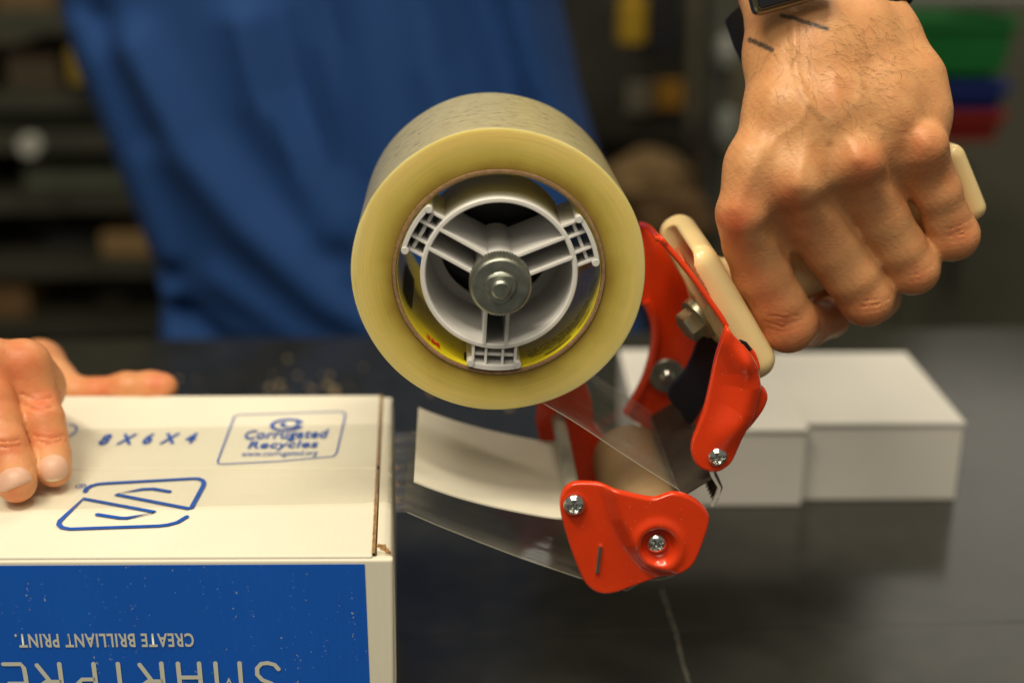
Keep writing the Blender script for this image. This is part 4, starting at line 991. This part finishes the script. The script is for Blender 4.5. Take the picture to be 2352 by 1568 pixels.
vo = N('ShaderNodeTexVoronoi'); vo.inputs['Scale'].default_value = 900; L(tc.outputs['Object'], vo.inputs['Vector'])
mp = N('ShaderNodeMapping'); mp.inputs['Scale'].default_value = (260, 260, 700); L(tc.outputs['Object'], mp.inputs[0]); wr_ = N('ShaderNodeTexNoise'); wr_.inputs['Scale'].default_value = 1; wr_.inputs['Detail'].default_value = 5; wr_.inputs['Distortion'].default_value = 1; L(mp.outputs[0], wr_.inputs['Vector'])
ad = N('ShaderNodeMath'); ad.operation = 'MULTIPLY_ADD'; ad.inputs[1].default_value = .4; L(vo.outputs['Distance'], ad.inputs[0]); L(wr_.outputs['Fac'], ad.inputs[2])
b = N('ShaderNodeBump'); b.inputs['Strength'].default_value = .38; b.inputs['Distance'].default_value = .0004; L(ad.outputs[0], b.inputs['Height']); L(b.outputs[0], P.inputs['Normal'])
L(mr_(nz(300, 3), .3, .7, .34, .52), P.inputs['Roughness'])
pp('body', me, skin)
# hairs on the wrist and the back of the hand
V, N_, sx, sy, facing = hand_pts
bm = bmesh.new(); hm = mat('dark_brown_hair', (.10, .055, .025), .5)
cand = np.nonzero((facing > .15) & (sy > 30) & (sy < 330) & (sx > 1730) & (sx < 2150))[0]; RNG.shuffle(cand); nh = 0
for i in cand:
    x, y = sx[i], sy[i]
    dn = math.exp(-((x-1985)/110)**2-((y-140)/95)**2)*.6+.30*math.exp(-((x-1850)/110)**2-((y-110)/100)**2)+.10*math.exp(-((y-280)/60)**2)
    if random.random() > dn: continue
    p = Vector(V[i]); n = Vector(N_[i]); ang = random.gauss(-.25, .45) if x > 1880 else random.gauss(-1.0, .5)
    d = (rt*math.cos(ang)+up*math.sin(ang)); d = (d-n*d.dot(n)).normalized(); Lh = random.uniform(.003, .0075); bend = random.gauss(-.35, .5); pts = []
    sd = n.cross(d)
    for s in range(6):
        u = s/5; pts.append(p+n*(.00012+.0006*math.sin(u*2.6))+d*Lh*u+sd*Lh*bend*u*u)
    tube(bm, pts, [.00004*(1-.7*s/5) for s in range(6)], 3, caps=False); nh += 1
    if nh > 330: break
pp('hand_hair', bm, hm, kind='stuff', smooth=False)
# fingernails
nail = mat('fingernail', (.70, .42, .30), .45, coat=.0, noise=(120, .05)); nail_w = mat('nail_tip', (.80, .68, .48), .4)
dgv, dgq = V2, Q2
from mathutils.bvhtree import BVHTree
bvh = BVHTree.FromPolygons([Vector(v) for v in V2[:, :]], [tuple(int(k) for k in q) for q in Q2])
def nail_(P8, tipband):
    cx = sum(p[0] for p in P8)/len(P8); cy = sum(p[1] for p in P8)/len(P8); O = catmull(P8, 64); bm = bmesh.new(); rgs = []
    for s in (0, .2, .4, .6, .8, .93, 1):
        row = []
        for (ox, oy) in (O if s else O[:1]):
            x, y = cx+(ox-cx)*s, cy+(oy-cy)*s; d = ray(x, y).normalized(); h = bvh.ray_cast(CAM, d)[0]
            if h is None: h = row[-1].co if row else PZ(x, y, .118)
            lift = .0008*(1-s**8)-.0001
            row.append(bm.verts.new(h-d*lift))
        rgs.append(row)
    for A, B in zip(rgs, rgs[1:]):
        for j in range(len(B)):
            j2 = (j+1) % len(B)
            f = bm.faces.new((A[0], B[j], B[j2]) if len(A) == 1 else (A[j], B[j], B[j2], A[j2]))
            yy = sum(proj(np.array([v.co[:]]))[1][0]-(proj(np.array([v.co[:]]))[0][0]-cx)*tipband[1] for v in f.verts)/len(f.verts)
            if yy > tipband[0]: f.material_index = 1
    pp('fingernail', bm, [nail, nail_w])
nail_([(91, 1062), (100, 1050), (120, 1043), (142, 1047), (155, 1062), (157, 1082), (150, 1096), (130, 1105), (110, 1106), (98, 1098), (92, 1080)], (1100, 0))
nail_([(-8, 1105), (2, 1085), (22, 1074), (48, 1072), (66, 1082), (73, 1097), (74, 1102), (55, 1112), (30, 1122), (6, 1130), (-6, 1125)], (1121, -.33))
# shirt
shirt_m = bpy.data.materials.new('blue_knit_cotton'); shirt_m.use_nodes = True; nt = shirt_m.node_tree; P = nt.nodes['Principled BSDF']
P.inputs['Base Color'].default_value = (.005, .050, .205, 1); P.inputs['Roughness'].default_value = .85; 
tc = nt.nodes.new('ShaderNodeTexCoord'); n = nt.nodes.new('ShaderNodeTexNoise'); n.inputs['Scale'].default_value = 800; nt.links.new(tc.outputs['Object'], n.inputs['Vector'])
b = nt.nodes.new('ShaderNodeBump'); b.inputs['Strength'].default_value = .3; b.inputs['Distance'].default_value = .001; nt.links.new(n.outputs['Fac'], b.inputs['Height']); nt.links.new(b.outputs[0], P.inputs['Normal'])
Lx = [(-500, 30), (-200, 90), (0, 150), (120, 182), (330, 265), (500, 330), (600, 368), (640, 386), (700, 378), (760, 366), (800, 362)]
Rx = [(-500, 1240), (-200, 1265), (0, 1292), (200, 1332), (370, 1378), (500, 1412), (640, 1450), (760, 1480), (800, 1482)]
folds = [([(300, 120), (428, 328), (560, 470), (756, 630), (900, 700)], .016, 46), ([(560, 60), (600, 215), (680, 330), (760, 480)], .012, 38), ([(742, -50), (762, 100), (806, 353), (830, 560)], .014, 34), ([(180, 80), (300, 370), (380, 560)], .010, 30),
         ([(1180, -50), (1240, 180), (1330, 400), (1420, 620)], .014, 34), ([(960, -50), (990, 150), (1040, 300)], .010, 40), ([(385, 660), (400, 760)], .016, 28), ([(430, 700), (520, 760), (640, 790)], -.010, 26), ([(230, 60), (340, 300)], -.008, 30), ([(1100, 0), (1180, 250)], -.010, 34), ([(500, 600), (700, 720), (860, 760)], .006, 30)]
me_bm = bmesh.new(); rows = []; nu, nv = 150, 110; YC = 1.13
for j in range(nv+1):
    y = -520+1330*j/nv; xl = np.interp(y, [a for a, _ in Lx], [b for _, b in Lx]); xr = np.interp(y, [a for a, _ in Rx], [b for _, b in Rx])
    pl, pr_ = PY(xl, y, YC-.02), PY(xr, y, YC-.02); cxx = (pl.x+pr_.x)/2; hw = (pr_.x-pl.x)/2; z = (pl.z+pr_.z)/2; row = []
    for i in range(nu):
        t = -math.pi+2*math.pi*i/nu          # front is t=-pi/2
        ce, se = math.cos(t), math.sin(t); ex = .75
        px_ = cxx+hw*math.copysign(abs(ce)**ex, ce); py_ = YC+(.135 if se < 0 else .12)*math.copysign(abs(se)**ex, se)
        if se < .1:
            s_x = CX+F*((px_-CAM.x)*rt.x+(py_)*rt.y)/((Vector((px_, py_, z))-CAM).dot(fw))
            dd = 0
            for Lf, am, wd in folds: dd += am*float(np.exp(-(segd(np.array([s_x]), np.array([y+40.0]), Lf)[0]/(wd*1.25))**2))
            py_ -= dd*1.4
        row.append(me_bm.verts.new((px_, py_, z)))
    rows.append(row)
for A, B in zip(rows, rows[1:]):
    for i in range(nu): j = (i+1) % nu; me_bm.faces.new((A[i], A[j], B[j], B[i]))
pp('shirt', me_bm, shirt_m)
for sh, e_ in ((shl, el), (shr, elr)):
    bm = bmesh.new(); e2 = sh+(e_-sh)*.75; tube(bm, [sh+(e2-sh)*u for u in (0, .2, .4, .6, .8, 1)], [.070, .070, .068, .066, .067, .070], 28, caps=False); pp('sleeve', bm, shirt_m)
bm = bmesh.new(); lathe(bm, [(0, 0), (.165, 0), (.165, .25), (.16, .80), (0, .80)], (-.125, 1.15, -.87), (0, 0, 1), 40, closed=False, rf=lambda t, r: 1-.25*abs(math.sin(t))); pp('trousers', bm, mat('dark_trousers', (.012, .013, .018), .9))
# watch
pl, pr_ = PY(1704, 92, .528), PY(2050, -56, .528)
cw = (pl+pr_)/2; a_ = (pr_-pl)/2; b_ = Vector((0, -.0285, .0095)); ax_ = a_.cross(b_).normalized(); ax_ = ax_ if ax_.z > 0 else -ax_
bm = bmesh.new(); n = 72; pv = []
rgs = []
for i in range(n):
    t = 2*math.pi*i/n; e_ = lambda c, s_, k: cw+a_*k*math.copysign(abs(c)**.85, c)+b_*k*math.copysign(abs(s_)**.85, s_)
    c, s_ = math.cos(t), math.sin(t); ring = []
    for (k, h) in ((1.0, -.0135), (1.055, -.0125), (1.075, 0), (1.055, .0105), (1.0, .0115), (.99, 0)): ring.append(bm.verts.new(e_(c, s_, k)+ax_*h))
    rgs.append(ring)
for i in range(n):
    A, B = rgs[i], rgs[(i+1) % n]
    for k in range(6): bm.faces.new((A[k], B[k], B[(k+1) % 6], A[(k+1) % 6]))
watch = pp('watch', bm, mat('black_watch_band', (.006, .006, .007), .65)); watch['label'] = 'black smartwatch with rubber band on the wrist'
wc = PY(1800, -104, .482); u = Vector((.955, 0, .26)).normalized(); nrm = Vector((-.1, -.95, .15)); nrm = (nrm-u*nrm.dot(u)).normalized(); vv = nrm.cross(u)
Mw = Matrix((u, vv, nrm)).transposed(); bm = bmesh.new(); box(bm, wc, (.031, .037, .0100), Mw, bev=.0038, seg=5); ws_ = pp('watch_case', bm, mat('brushed_watch_steel', (.20, .19, .15), .35, metal=1), parent=watch)
bm = bmesh.new(); box(bm, wc+nrm*.0042, (.0275, .0335, .0028), Mw, bev=.0012, seg=4); pp('watch_glass', bm, mat('black_watch_glass', (.006, .007, .010), .04, coat=1), parent=watch)
bm = bmesh.new(); cyl(bm, .0033, wc+u*.0150-vv*.002, u, .0026, 28); pp('watch_crown', bm, bpy.data.materials['brushed_watch_steel'], parent=watch)
# ================================================================ background, out of focus
def bg(name, label, cat, x0, y0, x1, y1, Y, D, mt, bev=.006, group=None):
    a, b = PY(x0, y1, Y), PY(x1, y0, Y); bm = bmesh.new()
    box(bm, (0, 0, (b.z-a.z)/2), (b.x-a.x, D, b.z-a.z), bev=bev)
    o = obj(name, bm, mt, label=label, cat=cat, group=group); o.location = ((a.x+b.x)/2, Y+D/2, a.z); return o
steel_d = mat('dark_rack_steel', (.045, .05, .035), .5, metal=.3, noise=(8, .3))
steel_g = mat('greenish_bin_plastic', (.045, .046, .030), .6, noise=(10, .25))
kraft = mat('kraft_board', (.16, .09, .035), .8, noise=(8, .2)); kraft2 = mat('kraft_board_light', (.30, .19, .08), .8, noise=(8, .2))
def rack(label, xs, ys, Y, D, sh):
    a = PY(xs[0], 700, Y); b = PY(xs[1], 700, Y); t = thing('shelving_rack', label, 'shelf', ((a.x+b.x)/2, Y+D/2, -.9)); w_ = b.x-a.x
    for sx_ in (-1, 1):
        for sy_ in (-1, 1): bm = bmesh.new(); box(bm, (sx_*w_/2, sy_*D/2, .95), (.035, .035, 1.9)); obj('upright', bm, steel_d, t)
    for y in ys:
        z = PY(0, y, Y).z; bm = bmesh.new(); box(bm, (0, 0, z+.9), (w_, D, .025)); obj('shelf_board', bm, sh, t)
    return t
rack('dark metal shelving rack behind the left side of the table', (-420, 420), (60, 235, 330, 470, 620, 760, 950), 1.95, .45, steel_g)
bg('storage_tote', 'grey-green tote on the middle shelf of the left rack, left of the shirt', 'tote', 60, 372, 300, 460, 2.0, .3, mat('grey_green_tote', (.085, .095, .065), .6))
bg('storage_tote', 'dim wide grey-green tote on the shelf above the middle one of the left rack', 'tote', -60, 262, 250, 318, 2.0, .3, bpy.data.materials['grey_green_tote'])
bg('brown_box', 'small brown cardboard box on the lower shelf of the left rack, by the shirt edge', 'box', 235, 535, 372, 612, 1.98, .2, kraft2)
bg('brown_box', 'dark brown cardboard box low at the left edge of the left rack', 'box', -60, 640, 60, 745, 1.98, .2, kraft)
bg('brown_box', 'dark brown cardboard box high on the left rack', 'box', 20, 110, 130, 220, 2.0, .25, mat('dark_kraft', (.07, .05, .03), .8))
bg('yellow_can', 'small yellow can on the upper shelf of the left rack beside the shirt', 'can', 158, 112, 196, 196, 1.9, .04, mat('dull_yellow_paint', (.25, .17, .02), .5))
bm = bmesh.new(); cyl(bm, .016, (0, 0, 0), (0, -1, .1), .02, 24); o = obj('round_knob', bm, mat('pale_knob', (.42, .42, .38), .4), label='pale round knob on the left rack, seen as a blurred disc', cat='knob'); o.location = PY(75, 333, 1.85)
# right of the shirt
bg('equipment_panel', 'black equipment panel at the top, between the shirt and the wrist', 'panel', 1480, -60, 1570, 135, 1.9, .1, mat('black_panel', (.006, .006, .008), .5))
bm = bmesh.new(); cyl(bm, .021, (0, 0, .01), (0, 0, 1), .060, 28); cyl(bm, .012, (0, 0, .07), (0, 0, 1), .014, 24); o = obj('yellow_can', bm, mat('yellow_paint', (.42, .26, .01), .6), label='yellow round can at the top, just right of the blue shirt', cat='can'); o.location = PY(1450, 115, 1.88)
bg('grey_cabinet', 'dark greenish grey cabinet between the shirt and the wrist, at the back', 'cabinet', 1300, -200, 1600, 330, 2.1, .4, mat('dark_cabinet', (.030, .028, .020), .5, noise=(6, .5)))
bg('cabinet', 'dark brown low cabinet right of the shirt, below the grey one', 'cabinet', 1300, 330, 1640, 780, 2.15, .4, mat('brown_black_cabinet', (.028, .02, .012), .6, noise=(5, .4)))
bg('post', 'grey steel post behind the wrist with pale fittings', 'post', 1600, -200, 1700, 700, 1.85, .08, mat('grey_post', (.075, .075, .062), .4, noise=(6, .3)))
for i, (y0, y1) in enumerate(((85, 160), (255, 345))):
    bg('wall_fitting', ['pale round-edged fitting on the grey post, the upper one left of the wrist', 'pale round-edged fitting on the grey post, the lower one left of the hand'][i], 'fitting', 1650, y0, 1700, y1, 1.78, .05, mat('pale_fitting', (.33, .34, .32), .4), bev=.02)
bg('orange_label', 'orange and white sticker on the dark cabinet between shirt and wrist', 'sticker', 1505, 190, 1570, 250, 2.05, .02, mat('orange_sticker', (.50, .24, .02), .5), bev=.002)
bg('white_label', 'pale sticker left of the orange one on the dark cabinet', 'sticker', 1440, 195, 1500, 260, 2.06, .02, mat('pale_sticker', (.22, .20, .15), .6), bev=.002)
def pouch(x0, y0, x1, y1, Y, mt, label):
    a, b = PY(x0, y1, Y), PY(x1, y0, Y); bm = bmesh.new(); bmesh.ops.create_icosphere(bm, subdivisions=4, radius=1)
    for v in bm.verts:
        c = v.co; s = 1+.10*math.sin(5*c.x+2*c.z)+.06*math.sin(9*c.z+c.y*4); v.co = Vector((c.x*(b.x-a.x)/2*s, c.y*.08*s, c.z*(b.z-a.z)/2*s))
    o = obj('paper_sack', bm, mt, label=label, cat='sack'); o.location = (a+b)/2; return o
pouch(1395, 345, 1600, 470, 1.95, kraft2, 'crumpled light brown paper sack, upper one right of the tape roll'); pouch(1450, 410, 1660, 560, 1.9, kraft, 'crumpled dark brown paper sack right of the roll, below the lighter one')
bins = [('green', 'wide green plastic bin at the top right, highest of the three coloured bins', 2075, 42, 2330, 172, (.004, .13, .022)), ('blue', 'blue plastic bin at the right, between the green and the red one', 2075, 190, 2312, 250, (.006, .022, .16)), ('red', 'dark red plastic bin at the right, lowest of the three coloured bins', 2080, 256, 2300, 325, (.22, .008, .004))]
for nm, lb, x0, y0, x1, y1, c in bins:
    a, b = PY(x0, y1, 1.7), PY(x1, y0, 1.7); t = thing('storage_bin', lb, 'bin', ((a.x+b.x)/2, 1.8, a.z), 'coloured bins at the right'); w_, h_ = b.x-a.x, b.z-a.z; mt = mat(nm+'_bin_plastic', c, .55, noise=(10, .1))
    bm = bmesh.new(); vs = []
    for (z, k) in ((0, .90), (h_, 1.0)):
        for (sx_, sy_) in ((-1, -1), (1, -1), (1, 1), (-1, 1)): vs.append(bm.verts.new((sx_*w_/2*k, sy_*.11*k, z)))
    for z, k in ((h_, .96), (.006, .86)):
        for (sx_, sy_) in ((-1, -1), (1, -1), (1, 1), (-1, 1)): vs.append(bm.verts.new((sx_*w_/2*k, sy_*.11*k, z)))
    bm.faces.new(vs[3::-1]); bm.faces.new(vs[12:16])
    for g in (0, 4, 8):
        for i in range(4): j = (i+1) % 4; bm.faces.new((vs[g+i], vs[g+j], vs[g+4+j], vs[g+4+i]))
    obj('bin_body', bm, mt, t, smooth=False); bm = bmesh.new()
    for (cx_, cy_, lx_, ly_) in ((0, -.112, w_*1.02, .008), (0, .112, w_*1.02, .008), (-w_/2, 0, .008, .216), (w_/2, 0, .008, .216)): box(bm, (cx_, cy_, h_-.004), (lx_, ly_, .012))
    obj('rim', bm, mt, t, smooth=False)
bg('partition', 'plain olive grey partition at the right behind the hand', 'partition', 2050, -300, 2700, 780, 2.4, .05, mat('olive_grey_partition', (.105, .10, .072), .7, noise=(3, .2)))
bg('bin_rail', 'grey steel rail above the green bin at the top right', 'rail', 2050, -10, 2420, 22, 1.72, .05, mat('grey_rail', (.14, .14, .12), .5))
bg('steel_leg', 'thin dark upright below the red bin at the right', 'post', 2190, 380, 2225, 690, 2.2, .04, mat('dim_upright', (.06, .058, .042), .5))

random.seed(11); cols = [(.10, .07, .03), (.05, .06, .05), (.14, .12, .07), (.03, .03, .03), (.16, .10, .04), (.07, .09, .08)]
names = {0: 'brown', 1: 'dark green-grey', 2: 'tan', 3: 'black', 4: 'light brown', 5: 'grey-green'}
shelf_y = [60, 235, 470, 620, 760]; pos = ['top', 'second', 'fourth', 'fifth', 'lowest']
for r_, y1 in enumerate(shelf_y):
    x = -300; k = 0; ords = ['first', 'second', 'third', 'fourth', 'fifth', 'sixth', 'seventh', 'eighth']
    while x < 330 and k < 8:
        w__ = random.randint(55, 130); h__ = random.randint(45, 105); c = random.randrange(6); x0_ = x
        if not (235 < x+w__ and x < 372 and r_ in (3,)) and not (x < 130 and x+w__ > 20 and r_ == 1) and not (x < 60 and r_ == 4) and not (x+w__ > 150 and r_ in (0, 1)):
            bg('stored_box', '%s box on the %s shelf of the left rack, %s from the left' % (names[c], pos[r_], ords[k]), 'box', x, y1-h__, x+w__, y1-4, 2.02+random.uniform(0, .08), .18, mat(names[c].replace(' ', '_').replace('-', '_')+'_board', cols[c], .7), group='boxes stored on the left rack')
            k += 1
        x += w__+random.randint(6, 40)
